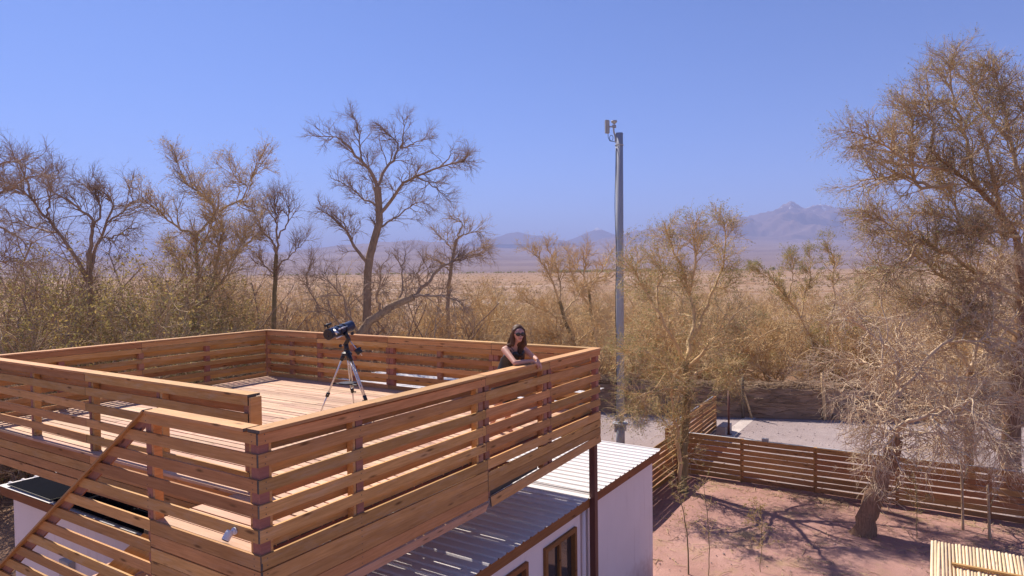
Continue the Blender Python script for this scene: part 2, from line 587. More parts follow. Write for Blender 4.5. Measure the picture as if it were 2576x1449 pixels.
def main_h(r, az, x, y):
    e = np.interp(az, [p[0] for p in MAIN], [p[1] for p in MAIN])
    foot = np.interp(az, [p[0] for p in FOOT], [p[1] for p in FOOT])
    base = foot * 22000 * 0.88
    s = np.clip((r - 21500) / 8500, 0, 1)
    top = np.maximum(e, foot * 0.9) * 30000
    s2 = np.clip((r - 30000) / 9000, 0, 1)
    rise = (1 - (1 - s) ** 1.25)
    z = base + (top - base) * rise
    gully = fbm(x / 5200, y / 5200, 21, 6, True)
    z += (top - base) * 0.16 * gully * np.sin(np.pi * np.clip(s, 0, 1)) ** 0.8
    z += 60 * fbm(x / 1300, y / 1300, 31, 4) * np.sin(np.pi * np.clip(s, 0, 1))
    z = np.where(r > 30000, top * (1 - 0.6 * s2), z)
    return z
mount = link('mountain_range', polar_sheet('mountain_range', np.concatenate([np.linspace(21500, 30000, 80), np.linspace(30600, 39000, 10)]), np.linspace(-1, 50, 460), main_h), None, smooth=True)
k = NT('andean_rock_and_snow', 0.95, 0.05)
cc = k.coord((1, 1, 1), rand=False)
a = k.noise(cc, 0.0009, 7, 0.65)
col = k.ramp(a, [(0.3, (.09, .058, .055)), (0.5, (.15, .10, .09)), (0.7, (.23, .16, .14))])
gp = k.n('NewGeometry')
sx = k.n('SeparateXYZ')
k.l(gp.outputs['Position'], sx.inputs[0])
hgt = k.math(k.math(sx.outputs[2], 'SUBTRACT', 1680), 'MULTIPLY', 1 / 700.0, True)
sn = k.noise(cc, 0.0042, 6, 0.75)
sf = k.math(k.math(k.math(sn, 'ADD', k.math(hgt, 'MULTIPLY', 0.16)), 'SUBTRACT', 0.705), 'MULTIPLY', 16.0, True)
sf = k.math(sf, 'MULTIPLY', k.math(hgt, 'MULTIPLY', 6.0, True))
col = k.mix(col, (.85, .86, .9), sf)
k.out(col)
mount.data.materials.append(k.m)
M['rock'] = k.m
tag(mount, kind='structure')

def volcano(az, half_w, elev, base, dist, seed, sharp, snow):
    a = math.radians(az)
    th = YAW - a
    cx, cy = CAM.x + dist * math.cos(th), CAM.y + dist * math.sin(th)
    H = elev * dist
    B = base * dist
    Rr = dist * math.tan(math.radians(half_w))
    g = np.random.default_rng(seed)
    rr = np.concatenate([np.linspace(0, 1, 60) ** 1.3, [1.25, 1.7]])
    an = np.linspace(0, 2 * np.pi, 121)
    r, t = np.meshgrid(rr, an, indexing='ij')
    x = cx + r * Rr * 1.6 * np.cos(t)
    y = cy + r * Rr * 1.6 * np.sin(t)
    prof = np.exp(-sharp * r) if sharp > 0 else 1 - r
    prof = (prof - math.exp(-sharp)) / (1 - math.exp(-sharp))
    prof = np.clip(prof, -0.15, 1)
    z = B + (H - B) * prof + (H - B) * 0.07 * fbm(x / 3000, y / 3000, seed, 5, True) * np.clip(r * 5, 0, 1) * np.clip(1.2 - r, 0, 1)
    n0, n1 = r.shape
    idx = np.arange(n0 * n1).reshape(n0, n1)
    q = np.stack([idx[:-1, :-1], idx[1:, :-1], idx[1:, 1:], idx[:-1, 1:]], -1).reshape(-1, 4)
    o = link('volcano', npmesh('volcano', np.stack([x, y, z], -1).reshape(-1, 3), q), None, smooth=True)
    k = NT('volcano_rock', 0.95, 0.05)
    cc = k.coord((1, 1, 1), rand=False)
    a_ = k.noise(cc, 0.0008, 6, 0.6)
    col = k.ramp(a_, [(0.35, (.07, .05, .05)), (0.65, (.13, .095, .09))])
    if snow:
        gp = k.n('NewGeometry')
        sx = k.n('SeparateXYZ')
        k.l(gp.outputs['Position'], sx.inputs[0])
        hg = k.math(k.math(sx.outputs[2], 'SUBTRACT', H * 0.86), 'MULTIPLY', 1 / (H * 0.12), True)
        sn_ = k.noise(cc, 0.003, 5, 0.7)
        sf_ = k.math(k.math(k.math(sn_, 'ADD', k.math(hg, 'MULTIPLY', 0.3)), 'SUBTRACT', 0.66), 'MULTIPLY', 12.0, True)
        col = k.mix(col, (.62, .63, .68), k.math(sf_, 'MULTIPLY', k.math(hg, 'MULTIPLY', 5.0, True)))
    k.out(col)
    o.data.materials.append(k.m)
    tag(o, kind='structure')
    return o
volcano(0.53, 4.0, .0585, .036, 33500, 5, 0.5, False)
volcano(7.29, 2.5, .0632, .037, 34500, 6, 1.3, True)

# yard, gravel lot and concrete strip: sheets over the ground
def sheet(name, pts, z, mat, n=1):
    me = pymesh(name, [(x, y, z) for x, y in pts], [tuple(range(len(pts)))])
    return tag(link(name, me, mat), kind='structure')
yard_pts = [(-14, -20), (16.75, -20), (16.75, 2.1), (-14, 2.1)]
def yard_sheet():
    # gently uneven soil, flat where it meets the fences
    xs = np.linspace(-14, 16.9, 120)
    ys = np.linspace(-20, 2.6, 90)
    x, y = np.meshgrid(xs, ys, indexing='ij')
    z = GROUND + 0.012 + 0.05 * np.clip(fbm(x / 5, y / 5, 41, 4), -0.1, 2) * np.clip((16.9 - x) / 3, 0, 1) * np.clip((2.6 - y) / 2, 0, 1)
    n0, n1 = x.shape
    idx = np.arange(n0 * n1).reshape(n0, n1)
    q = np.stack([idx[:-1, :-1], idx[1:, :-1], idx[1:, 1:], idx[:-1, 1:]], -1).reshape(-1, 4)
    return npmesh('yard', np.stack([x, y, z], -1).reshape(-1, 3), q)
tag(link('yard', yard_sheet(), 'yard', smooth=True), kind='structure')
sheet('gravel_lot', [(9, 2.6), (16.9, 2.6), (16.9, -20), (36, -20), (27.0, -1.2), (25.6, 2.2), (23.5, 9.0), (20.5, 19), (9, 19)], GROUND + 0.006, 'gravel')
sheet('concrete_strip', [(16.95, 1.75), (25.9, 1.78), (25.8, 2.25), (16.95, 2.2)], GROUND + 0.012, 'concrete')

# ------------------------------------------------------------------ the raised timber viewing deck with its railing and stair
LX, LY, SX = 6.60, 8.41, 1.00           # long side, depth, stair-side set-back
RH = 1.05
deck = empty('viewing_deck', (3.3, 4.2, GROUND), 'raised pine viewing deck with slatted railings and a stair above the white house', 'deck')
NX, NY = Vector((1, 0, 0)), Vector((0, 1, 0))
SW, ST, PITCHZ = 0.107, 0.022, 0.21

# floor planks run along y with uneven gaps
x = 0.03
row = 0
while x < LX - 0.15:
    w = random.choice((0.112, 0.115, 0.118))
    gap = random.choice((0.004, 0.008, 0.011, 0.016, 0.023))
    y0 = 0.14 if x < LX else 0
    y1 = 1.60 if x + w < SX + 0.02 else LY - 0.15
    cuts = [y0]
    while cuts[-1] < y1:
        L = random.choice((2.4, 3.2, 3.2, 1.8)) if len(cuts) > 1 or row % 2 else random.uniform(1.2, 2.6)
        nxt = cuts[-1] + L
        if y1 - nxt < 0.9:
            nxt = y1
        cuts.append(nxt)
    for a, b in zip(cuts[:-1], cuts[1:]):
        dz = -0.015 + jit(0.002)
        board('floor_plank', (x + w / 2, a + 0.002, dz), (x + w / 2, b - 0.004, dz + jit(0.0015)), w, 0.03, (0, 0, 1), 'floor', deck)
    x += w + gap
    row += 1
# joists under the planks and two beams
y = 0.2
while y < LY - 0.1:
    a = 0.06 if y < 1.5 else SX + 0.05
    board('joist', (a, y, -0.105), (LX - 0.06, y, -0.105), 0.145, 0.045, (0, 1, 0), 'post', deck)
    y += 0.585
for bx in (1.25, 3.9, 6.35):
    board('beam', (bx, 0.08, -0.29), (bx, LY - 0.1, -0.29), 0.19, 0.07, (1, 0, 0), 'post', deck)
for px, py in ((1.22, 0.12), (6.50, 0.095), (3.2, LY - 0.9), (6.45, LY - 0.2)):
    box_obj('support_post', (px, py, (GROUND - 0.55) / 2), (0.11, 0.10, abs(GROUND) - 0.55), 'brown_steel', deck)

def cap(p0, p1, inward):
    off = Vector(inward) * 0.068 - Vector(inward) * 0.012
    a, b = Vector(p0) + off, Vector(p1) + off
    board('cap_rail', a + Vector((0, 0, RH - 0.014 + jit(.002))), b + Vector((0, 0, RH - 0.014 + jit(.002))), 0.158, 0.028, (0, 0, 1), 'cap', deck)

def rail_run(p0, p1, inward, joints, outer=True, inner=True, caps=None, top_inner_only=False):
    """p0->p1 the outer top line on plan; inward the unit vector towards the deck"""
    p0, p1, n = Vector(p0), Vector(p1), Vector(inward)
    d = (p1 - p0)
    L = d.length
    d /= L
    js = [0.0] + joints + [L]
    for a, b in zip(js[:-1], js[1:]):
        for k_ in range(5):
            zt = RH - 0.03 - 0.003 if k_ == 0 else RH - PITCHZ * k_
            w = SW - (0.015 if k_ == 0 else 0)
            if outer:
                q = n * (ST / 2)
                z = zt - w / 2 + jit(0.004)
                board('slat', p0 + d * (a + 0.002) + q + Vector((0, 0, z)), p0 + d * (b - 0.003) + q + Vector((0, 0, z + jit(0.006))), w, ST, n, 'slat', deck, bow=random.choice((0.0001, .006, -.006, .010, -.009)))
            if inner:
                q = n * (ST * 1.5 + 0.09)
                zi = RH - 0.125 - PITCHZ * k_ - 0.045 + jit(0.004)
                e0 = 0.14 if a == 0 else 0
                e1 = 0.14 if b == L else 0
                if not (top_inner_only):
                    board('slat', p0 + d * (a + 0.002 + e0) + q + Vector((0, 0, zi)), p0 + d * (b - 0.003 - e1) + q + Vector((0, 0, zi + jit(0.006))), 0.088, ST, n, 'slat', deck, bow=random.choice((0.0001, .005, -.006, .008)))
        if inner or top_inner_only:
            q = n * (ST * 1.5 + 0.09)
            e0 = 0.14 if a == 0 else 0
            e1 = 0.14 if b == L else 0
            z = RH - 0.033 - 0.043
            board('slat', p0 + d * (a + 0.002 + e0) + q + Vector((0, 0, z)), p0 + d * (b - 0.003 - e1) + q + Vector((0, 0, z)), 0.085, ST, n, 'slat', deck)
    cj = [0.0] + (caps if caps is not None else joints) + [L]
    for a, b in zip(cj[:-1], cj[1:]):
        cap(p0 + d * (a + 0.001), p0 + d * (b - 0.002), n)

def post(px, py, sx=0.09, sy=0.088, z0=-0.5, z1=RH - 0.03, mat='post'):
    box_obj('railing_post', (px, py, (z0 + z1) / 2), (sx, sy, z1 - z0), mat, deck)

# right-hand long side (y = 0), the far side (x = LX), the back side (y = LY)
rail_run((0, 0, 0), (LX, 0, 0), (0, 1, 0), [3.28, 4.90], caps=[1.35, 3.28])
rail_run((LX, 0.0225, 0), (LX, LY, 0), (-1, 0, 0), [2.05, 4.55, 6.6])
rail_run((SX, LY, 0), (LX - 0.0225, LY, 0), (0, -1, 0), [2.6])
for u in (1.16, 3.20, 3.335, 4.80, 4.935):
    post(u, 0.067)
    if u in (1.16, 3.20, 4.80):
        box_obj('railing_post', (u - 0.068, 0.067, 0.27), (0.03, 0.084, 1.5), 'slat', deck)
post(LX - 0.07, 0.067, 0.088)
for v in (0.9, 2.0, 2.1, 3.3, 4.5, 4.6, 5.6, 6.6, 7.5, LY - 0.067):
    post(LX - 0.067, v, 0.088, 0.09)
for u in (SX + 0.05, 2.2, 3.6, 5.0):
    post(u, LY - 0.067)
# near corner post: a boxed post with edge boards
post(0.072, 0.072, 0.098, 0.098, -0.62)
box_obj('railing_post', (0.136, 0.067, 0.2), (0.024, 0.084, 1.6), 'slat', deck)
box_obj('railing_post', (0.067, 0.136, 0.2), (0.084, 0.024, 1.6), 'slat', deck)
# skirt boards below the floor
def skirt(p0, p1, n, nb=4, z=-0.002, t=0.024, w=0.121, p=0.130):
    p0, p1, n = Vector(p0), Vector(p1), Vector(n)
    for i in range(nb):
        zz = z - p * i - w / 2
        board('skirt_board', p0 + n * t / 2 + Vector((0, 0, zz + jit(.003))), p1 + n * t / 2 + Vector((0, 0, zz + jit(.004))), w, t, n, 'slat', deck, bow=random.choice((.0001, .004, -.005)))
skirt((0.012, 0, 0), (3.302, 0, 0), (0, 1, 0))
board('skirt_board', (0.9, 0.035, -0.578), (3.32, 0.035, -0.60), 0.13, 0.022, (0, 1, 0.45), 'floor', deck)
board('skirt_board', (3.308, 0.012, -0.064), (LX, 0.012, -0.064), 0.124, 0.024, (0, 1, 0), 'slat', deck, bow=.004)
board('skirt_board', (3.315, 0.012, -0.225), (LX, 0.012, -0.196), 0.118, 0.024, (0, 1, 0), 'slat', deck)
board('skirt_board', (3.315, 0.014, -0.345), (LX, 0.014, -0.325), 0.118, 0.024, (0, 1, 0), 'slat', deck)
board('skirt_board', (3.36, 0.002, -0.545), (LX, 0.012, -0.452), 0.120, 0.024, (0, 1, -0.12), 'slat', deck)
board('skirt_board', (3.34, 0.06, -0.45), (4.6, 0.06, -0.40), 0.10, 0.02, (0, 1, 0), 'endgrain', deck)
skirt((LX, 0.03, 0), (LX, LY, 0), (-1, 0, 0))
skirt((SX, LY, 0), (LX - .03, LY, 0), (0, -1, 0))
skirt((SX, 1.66, 0), (SX, 4.86, 0), (1, 0, 0), z=-0.05)
skirt((SX, 4.865, 0), (SX, LY, 0), (1, 0, 0), z=-0.055)

# railing on the house side of the stair (x = SX): slats outside only, one board inside at the top
p0 = Vector((SX, LY - 0.02, 0))
for a, b in ((1.50, 4.93), (4.935, LY - 0.02)):
    for k_ in range(5):
        w = SW - (0.015 if k_ == 0 else 0)
        zt = (RH - 0.033 if k_ == 0 else RH - PITCHZ * k_) - w / 2
        board('slat', (SX + ST / 2, a, zt + jit(.003)), (SX + ST / 2, b - .003, zt + jit(.006)), w, ST, (1, 0, 0), 'slat', deck, bow=random.choice((.0001, .007, -.008, .01)))
    board('slat', (SX + 0.125, a + .12, RH - .08), (SX + 0.125, b - .003, RH - .08), 0.09, ST, (1, 0, 0), 'slat', deck)
    board('slat', (SX + 0.125, a + .12, RH - .185), (SX + 0.125, b - .003, RH - .185), 0.10, ST, (1, 0, 0), 'slat', deck)
    board('cap_rail', (SX + 0.062, a - (0.02 if a < 2 else 0), RH - .014), (SX + 0.062, b - .002, RH - .014), 0.158, 0.028, (0, 0, 1), 'cap', deck)
for v in (3.24, 4.86, 6.55, 8.2):
    post(SX + 0.067, v, 0.088, 0.06)
    box_obj('railing_post', (SX + 0.067, v - 0.062, 0.30), (0.084, 0.05, 1.4), 'slat', deck)
# boxed end of that railing
box_obj('railing_post', (SX + 0.067, 1.462, 0.505), (0.138, 0.028, 1.025), 'cap', deck)
box_obj('railing_post', (SX + 0.067, 1.55, 0.50), (0.088, 0.09, 1.04), 'post', deck)

# landing and stair side (x = 0): slats run out to the slope of the stair
SLOPE = 0.68
def ys(z):
    return 1.63 + (RH - z) / SLOPE
for k_ in range(24):
    w = SW - (0.015 if k_ == 0 else 0)
    zt = (RH - 0.033 if k_ == 0 else RH - PITCHZ * k_)
    zc = zt - w / 2
    if zc - w / 2 < GROUND + 0.05:
        break
    a = 0.0225 if k_ < 5 else 1.632
    b = ys(zc)
    board('slat', (ST / 2, a, zc), (ST / 2, b, zc + jit(.004)), w, ST, (1, 0, 0), 'slat', deck, cut=-1 / SLOPE)
board('cap_rail', (0.055, 0.16, RH - .0142), (0.055, 1.66, RH - .0142), 0.158, 0.028, (0, 0, 1), 'cap', deck)
board('slat', (0.125, 0.14, RH - .09), (0.125, 1.6, RH - .09), 0.11, ST, (1, 0, 0), 'slat', deck)
dn = Vector((0, 1, -SLOPE)).normalized()
nup = Vector((0, SLOPE, 1)).normalized()
s0 = Vector((0.012, 1.64, RH - 0.01))
board('slope_trim', s0 + nup * 0.012, s0 + dn * 5.6 + nup * 0.012, 0.10, 0.02, nup, 'cap', deck)
board('slope_board', s0 + Vector((0.028, .1, 0)) - nup * 0.075, s0 + Vector((0.028, 0, 0)) + dn * 5.6 - nup * 0.075, 0.13, 0.024, (1, 0, 0), 'post', deck)
for v, zt in ((1.66, RH - .03),):
    box_obj('railing_post', (0.068, v, (GROUND + zt) / 2 if v > 2 else (zt - .62) / 2), (0.088, 0.088, zt - GROUND if v > 2 else zt + .62), 'post', deck)
box_obj('railing_post', (0.068, 1.598, 0.22), (0.084, 0.034, 1.58), 'slat', deck)
skirt((0, 0.0, 0), (0, 1.628, 0), (1, 0, 0), nb=5)
# treads and stringers
for i in range(22):
    zt = -0.178 * (i + 1)
    yt = 1.66 + 0.262 * i
    board('tread', (0.10, yt + 0.13, zt - 0.02), (0.93, yt + 0.13, zt - 0.02), 0.27, 0.04, (0, 0, 1), 'floor', deck)
for sx in (0.13, 0.90):
    a = Vector((sx, 1.62, -0.16))
    board('stringer', a, a + dn * 6.75, 0.26, 0.045, (1, 0, 0), 'slat', deck)

# security camera screwed to the lowest slat of the landing rail
sc = empty('security_camera', (0.0, 0.33, 0.14), 'small white bullet security camera fixed on the landing rail by the near corner post', 'camera')
lathe_obj('mount', [(0.030, 0), (0.032, 0.008), (0.030, 0.022), (0.018, 0.034), (0.016, 0.05)], 'plastic', sc, look((-1, 0.1, -0.2), (0.0, 0.32, 0.16)))
ax = Vector((-0.62, 0.02, -0.78)).normalized()
lathe_obj('housing', [(0.015, -0.03), (0.030, -0.026), (0.034, -0.01), (0.034, 0.048), (0.032, 0.054)], 'plastic', sc, look(ax, (-0.055, 0.335, 0.145)))
lathe_obj('lens_face', [(0.031, 0), (0.031, 0.006), (0.020, 0.008), (0.018, 0.003), (0.010, 0.005)], 'black', sc, look(ax, Vector((-0.055, 0.335, 0.145)) + ax * 0.052))

# screw heads on the boards nearest the stair landing
def screws(n, pts):
    for p in pts:
        lathe_obj('screw', [(0.0055, -0.004), (0.0055, 0.0015), (0.003, 0.002)], 'endgrain', deck, look(n, p), 6)
for k_ in range(5):
    zc = RH - PITCHZ * k_ - 0.055 - (0.02 if k_ == 0 else 0)
    screws((0, -1, 0), [(u_ + jit(.006), 0, zc + s_ * 0.028) for u_ in (0.07, 1.15, 3.2) for s_ in (-1, 1)])
    screws((-1, 0, 0), [(0, v_ + jit(.006), zc + s_ * 0.028) for v_ in (0.08, 1.66) for s_ in (-1, 1)])
for k_ in range(4):
    zc = -0.002 - 0.130 * k_ - 0.06
    screws((0, -1, 0), [(u_, 0, zc + s_ * 0.03) for u_ in (0.07, 1.15) for s_ in (-1, 1)])
    screws((-1, 0, 0), [(0, 0.08, zc + s_ * 0.03) for s_ in (-1, 1)])

# ------------------------------------------------------------------ white house under the deck
RZ = -1.42                               # roof level
house = empty('white_house', (5.5, 4.8, GROUND), 'white single-storey house with corrugated roof and brown fascia under the deck', 'house')
HX0, HX1, HXB, HY0, HY1 = 1.85, 6.55, 9.55, 0.26, 9.45

def wall_run(p0, p1, n, holes=(), z0=GROUND - 0.02, z1=RZ - 0.16, step=1.15):
    """wall of panels p0->p1, outward normal n; holes (s0,s1,z0,z1) along the run"""
    p0, p1, n = Vector(p0), Vector(p1), Vector(n)
    L = (p1 - p0).length
    d = (p1 - p0) / L
    th = 0.08
    xs = [0.0]
    while xs[-1] < L - 1e-6:
        nx = xs[-1] + step
        if L - nx < 0.4:
            nx = L
        xs.append(nx)
    def piece(a, b, c, e):
        if b - a < 0.02 or e - c < 0.02:
            return
        mid = p0 + d * ((a + b) / 2) - n * (th / 2)
        me = boxes_mesh('wall_panel', [(0, 0, 0, b - a - 0.003, th, e - c)])
        mm = Matrix((d, d.cross(Vector((0, 0, 1))) * -1, Vector((0, 0, 1)))).transposed().to_4x4()
        mm.translation = Vector((mid.x, mid.y, (c + e) / 2))
        link('wall_panel', me, 'white', house, mm)
    for a, b in zip(xs[:-1], xs[1:]):
        cuts = sorted({a, b} | {h for hh in holes for h in hh[:2] if a < h < b})
        for s, e in zip(cuts[:-1], cuts[1:]):
            hit = [h for h in holes if h[0] <= s + 1e-6 and h[1] >= e - 1e-6]
            if hit:
                piece(s, e, z0, hit[0][2])
                piece(s, e, hit[0][3], z1)
            else:
                piece(s, e, z0, z1)

wins = [(3.62, 4.60), (5.10, 6.12)]
WZ0, WZ1 = -2.95, -1.81
wall_run((HX0, HY0, 0), (HX1, HY0, 0), (0, -1, 0), [(a - HX0, b - HX0, WZ0, WZ1) for a, b in wins])
wall_run((HX1 + 0.004, HY0 - 0.03, 0), (HXB, HY0 - 0.03, 0), (0, -1, 0))
wall_run((HXB, HY0 - 0.03, 0), (HXB, HY1, 0), (1, 0, 0))
wall_run((HXB, HY1, 0), (HX0, HY1, 0), (0, 1, 0))
wall_run((HX0, HY1 - .08, 0), (HX0, HY0 + .08, 0), (-1, 0, 0))
box_obj('inner_ceiling', (5.7, 4.85, RZ - 0.10), (7.5, 8.9, 0.05), 'white', house)
for a, b in wins:
    wx, wz = (a + b) / 2, (WZ0 + WZ1) / 2
    w = link('window', boxes_mesh('window', [
        (0, 0, (WZ1 - WZ0) / 2 - 0.035, b - a, 0.11, 0.07), (0, 0, -(WZ1 - WZ0) / 2 + 0.035, b - a, 0.11, 0.07),
        (-(b - a) / 2 + 0.035, 0, 0, 0.07, 0.109, WZ1 - WZ0 - 0.14), ((b - a) / 2 - 0.035, 0, 0, 0.07, 0.109, WZ1 - WZ0 - 0.14),
        (0.0, 0.01, 0, 0.06, 0.06, WZ1 - WZ0 - 0.14)]), 'fascia', house, Matrix.Translation((wx, HY0 + 0.005, wz)))
    for s in (-1, 1):
        pw = (b - a) / 2 - 0.1
        box_obj('pane', (wx + s * (pw / 2 + 0.03), HY0 + 0.03, wz), (pw - 0.002, 0.008, WZ1 - WZ0 - 0.142), 'glass', w)
    box_obj('window_sill', (wx, HY0 - 0.05, WZ0 - 0.03), (b - a + 0.1, 0.14, 0.035), 'fascia', w)

def corrugated(name, x0, x1, y0, y1, z, parent, rib=0.205, h=0.022):
    """ribs along y; one sheet per metre"""
    xs = np.arange(x0, x1 - 0.3, 0.82)
    for i, a in enumerate(xs):
        b = xs[i + 1] if i + 1 < len(xs) else x1
        px, pz = [], []
        t = a
        while t < b - 0.02:
            for dx, dz in ((0, 0), (0.145, 0), (0.160, h), (0.190, h)):
                if t + dx < b:
                    px.append(t + dx)
                    pz.append(dz)
            t += rib
        px.append(b + 0.012)
        pz.append(0.0)
        zz = z + (0.002 if i % 2 else 0)
        v = []
        for yy in (y0, (y0 + y1) / 2, y1):
            for q, w_ in zip(px, pz):
                v.append((q, yy, zz + w_ + (0.03 if yy != y0 and yy != y1 else 0)))
        n = len(px)
        f = []
        for r in range(2):
            f += [(r * n + j, r * n + j + 1, (r + 1) * n + j + 1, (r + 1) * n + j) for j in range(n - 1)]
        link('roof_sheet', pymesh('roof_sheet', v, f), 'roof', parent)
corrugated('roof', HX0 - 0.17, HX1 + 0.10, HY0 - 0.14, HY1 + 0.15, RZ, house)
corrugated('roof', HX1 + 0.05, HXB + 0.12, HY0 - 0.17, HY1 + 0.12, RZ + 0.05, house)
# flashing over the step between the two roofs
box_obj('flashing', (HX1 + 0.075, 4.8, RZ + 0.042), (0.10, 9.3, 0.012), 'roof', house)
def fb(p0, p1, n, z, w=0.15):
    board('fascia', Vector(p0) + Vector((0, 0, z)), Vector(p1) + Vector((0, 0, z)), w, 0.03, n, 'fascia', house)
fb((HX0 - 0.15, HY0 - 0.105, 0), (HX1 + 0.07, HY0 - 0.105, 0), (0, 1, 0), RZ - 0.085)
fb((HX1 + 0.09, HY0 - 0.135, 0), (HXB + 0.10, HY0 - 0.135, 0), (0, 1, 0), RZ - 0.04)
fb((HXB + 0.10, HY0 - 0.10, 0), (HXB + 0.10, HY1 + 0.1, 0), (1, 0, 0), RZ - 0.04)
fb((HX0 - 0.15, HY0 - 0.07, 0), (HX0 - 0.15, HY1 + 0.1, 0), (1, 0, 0), RZ - 0.085)
fb((HX0 - 0.10, HY1 + 0.11, 0), (HXB + 0.05, HY1 + 0.11, 0), (0, 1, 0), RZ - 0.085)
for i_ in range(2):  # added dark sheets stand in for the shade on this end of the roof
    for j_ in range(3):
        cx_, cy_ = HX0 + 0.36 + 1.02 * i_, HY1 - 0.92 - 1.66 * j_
        pn = box_obj('roof_shade_sheet', (cx_, cy_, RZ + 0.042), (0.99, 1.62, 0.016), 'black', house)
        box_obj('shade_sheet_face', (cx_, cy_, RZ + 0.052), (0.97, 1.60, 0.006), 'panel', pn)
tube_obj('downpipe', [(6.36, HY0 - 0.045, RZ - 0.17), (6.36, HY0 - 0.045, GROUND)], 0.035, 0.035, 'white', house, 10)
bx = box_obj('meter_box', (HX0 - 0.05, 7.4, -2.55), (0.1, 0.34, 0.42), 'grey_plastic', house, 0.008)
box_obj('warning_mark', (HX0 - 0.103, 7.4, -2.5), (0.004, 0.05, 0.09), 'black', bx)

# ------------------------------------------------------------------ a second house behind: its white roof shows through the railings
back = empty('rear_house', (12.5, 8.5, GROUND), 'white-roofed house standing behind the deck, glimpsed through the far railing', 'house')
box_obj('wall', (12.4, 8.8, (GROUND + RZ) / 2 - 0.08), (5.6, 7.6, RZ - GROUND - 0.16), 'white', back)
corrugated('roof', 9.75, 16.0, 4.25, 13.2, RZ, back)
box_obj('door', (12.0, 4.985, GROUND + 1.02), (0.9, 0.05, 2.04), 'fascia', back)
box_obj('window', (13.6, 4.985, GROUND + 1.45), (1.2, 0.05, 1.0), 'glass', back)

# ------------------------------------------------------------------ slatted fences
def slat_fence(p0, p1, n, label, span=2.0, rows=8, top=-2.72, pitch=0.160, w=0.132, pipe=False, group=None, postside=-1):
    p0, p1, n = Vector(p0), Vector(p1), Vector(n)
    L = (p1 - p0).length
    d = (p1 - p0) / L
    f = empty('slat_fence', (p0.x, p0.y, GROUND), label, 'fence', group)
    k_ = max(1, round(L / span))
    st = L / k_
    for i in range(k_ + 1):
        c = p0 + d * min(max(st * i, 0.045), L - 0.045) + n * (0.045 * postside)
        box_obj('post', (c.x, c.y, (GROUND - 0.1 + top) / 2), (0.088, 0.088, top - GROUND + 0.1), 'fence', f)
    for i in range(k_):
        for r in range(rows):
            z = top - w / 2 - pitch * r
            a, b = p0 + d * (st * i + 0.003), p0 + d * (st * (i + 1) - 0.003)
            board('slat', a + n * 0.012 + Vector((0, 0, z + jit(.006))), b + n * 0.012 + Vector((0, 0, z + jit(.010))), w, 0.02, n, 'fence', f, bow=random.choice((.0001, .008, -.008)))
    if pipe:
        q = n * (-0.12)
        tube_obj('rail_pipe', [p0 + q + Vector((0, 0, top - 0.03)), p1 + q + Vector((0, 0, top - 0.03))], 0.026, 0.026, 'steel', f, 8)
    return f
slat_fence((9.75, 2.12, 0), (16.70, 2.12, 0), (0, -1, 0), 'brown slatted fence running from the white house to the forked tree at the corner')
fB = slat_fence((16.78, 2.20, 0), (16.95, -13.8, 0), (-1, 0, 0), 'long brown slatted fence with a steel pipe along its top between yard and gravel lot', pipe=True)
box_obj('pipe_bracket', (16.90, -0.45, -2.70), (0.10, 0.18, 0.12), 'grey_plastic', fB)
slat_fence((17.0, 2.52, 0), (23.2, 2.72, 0), (0, -1, 0), 'open slatted gate fence standing on the gravel beyond the fence corner', span=2.1, pipe=True)
gb = box_obj('concrete_block', (22.6, 2.25, GROUND + 0.16), (0.95, 0.35, 0.33), 'concrete', None, 0.02)
tag(gb, 'low grey concrete block at the end of the gate fence', 'block')
tp = empty('steel_post', (22.4, 2.02, GROUND), 'thin dark steel post standing on the gravel beside the gate fence', 'post')
tube_obj('shaft', [(22.4, 2.02, GROUND - .1), (22.4, 2.02, -2.30)], 0.04, 0.04, 'brown_steel', tp, 8)
box_obj('base_plate', (22.4, 2.02, GROUND + 0.02), (0.2, 0.2, 0.02), 'brown_steel', tp)

# ------------------------------------------------------------------ stacked brush fence with stakes
def stick_soup(p0, p1, n, count, h, thick, g, L=(0.6, 2.0), r=(0.009, 0.022), K=5):
    d = p1 - p0
    D = np.linalg.norm(d)
    d = d / D
    s = g.uniform(0.2, D - 0.2, count)
    hh = h * g.uniform(0, 1, count) ** 0.9
    th = g.uniform(-thick / 2, thick / 2, count) * (1 - 0.45 * hh / h)
    c = p0 + d * s[:, None] + n * th[:, None]
    c[:, 2] += hh + 0.08 * np.sin(s * 0.9)
    ln = g.uniform(*L, count)
    dirs = d + n * g.normal(0, 0.16, count)[:, None]
    dirs[:, 2] += g.normal(0, 0.16, count)
    tt = np.linspace(-0.5, 0.5, K)
    P = c[:, None, :] + dirs[:, None, :] * (ln[:, None] * tt)[:, :, None]
    P += g.normal(0, 0.022, P.shape)
    Rr = g.uniform(*r, count)[:, None] * np.linspace(1.0, 0.5, K)
    return tubes(P, Rr, 3)
bf = empty('brush_fence', (25.6, 3.0, GROUND), 'dark fence of stacked dry brushwood along the far edge of the gravel lot', 'fence')
pts = [(20.2, 20.5), (23.6, 9.8), (25.0, 5.2), (26.25, 2.0), (27.3, -0.9), (29.2, -5.2), (34.5, -15)]
g = np.random.default_rng(12)
soup = []
core_v, core_f = [], []
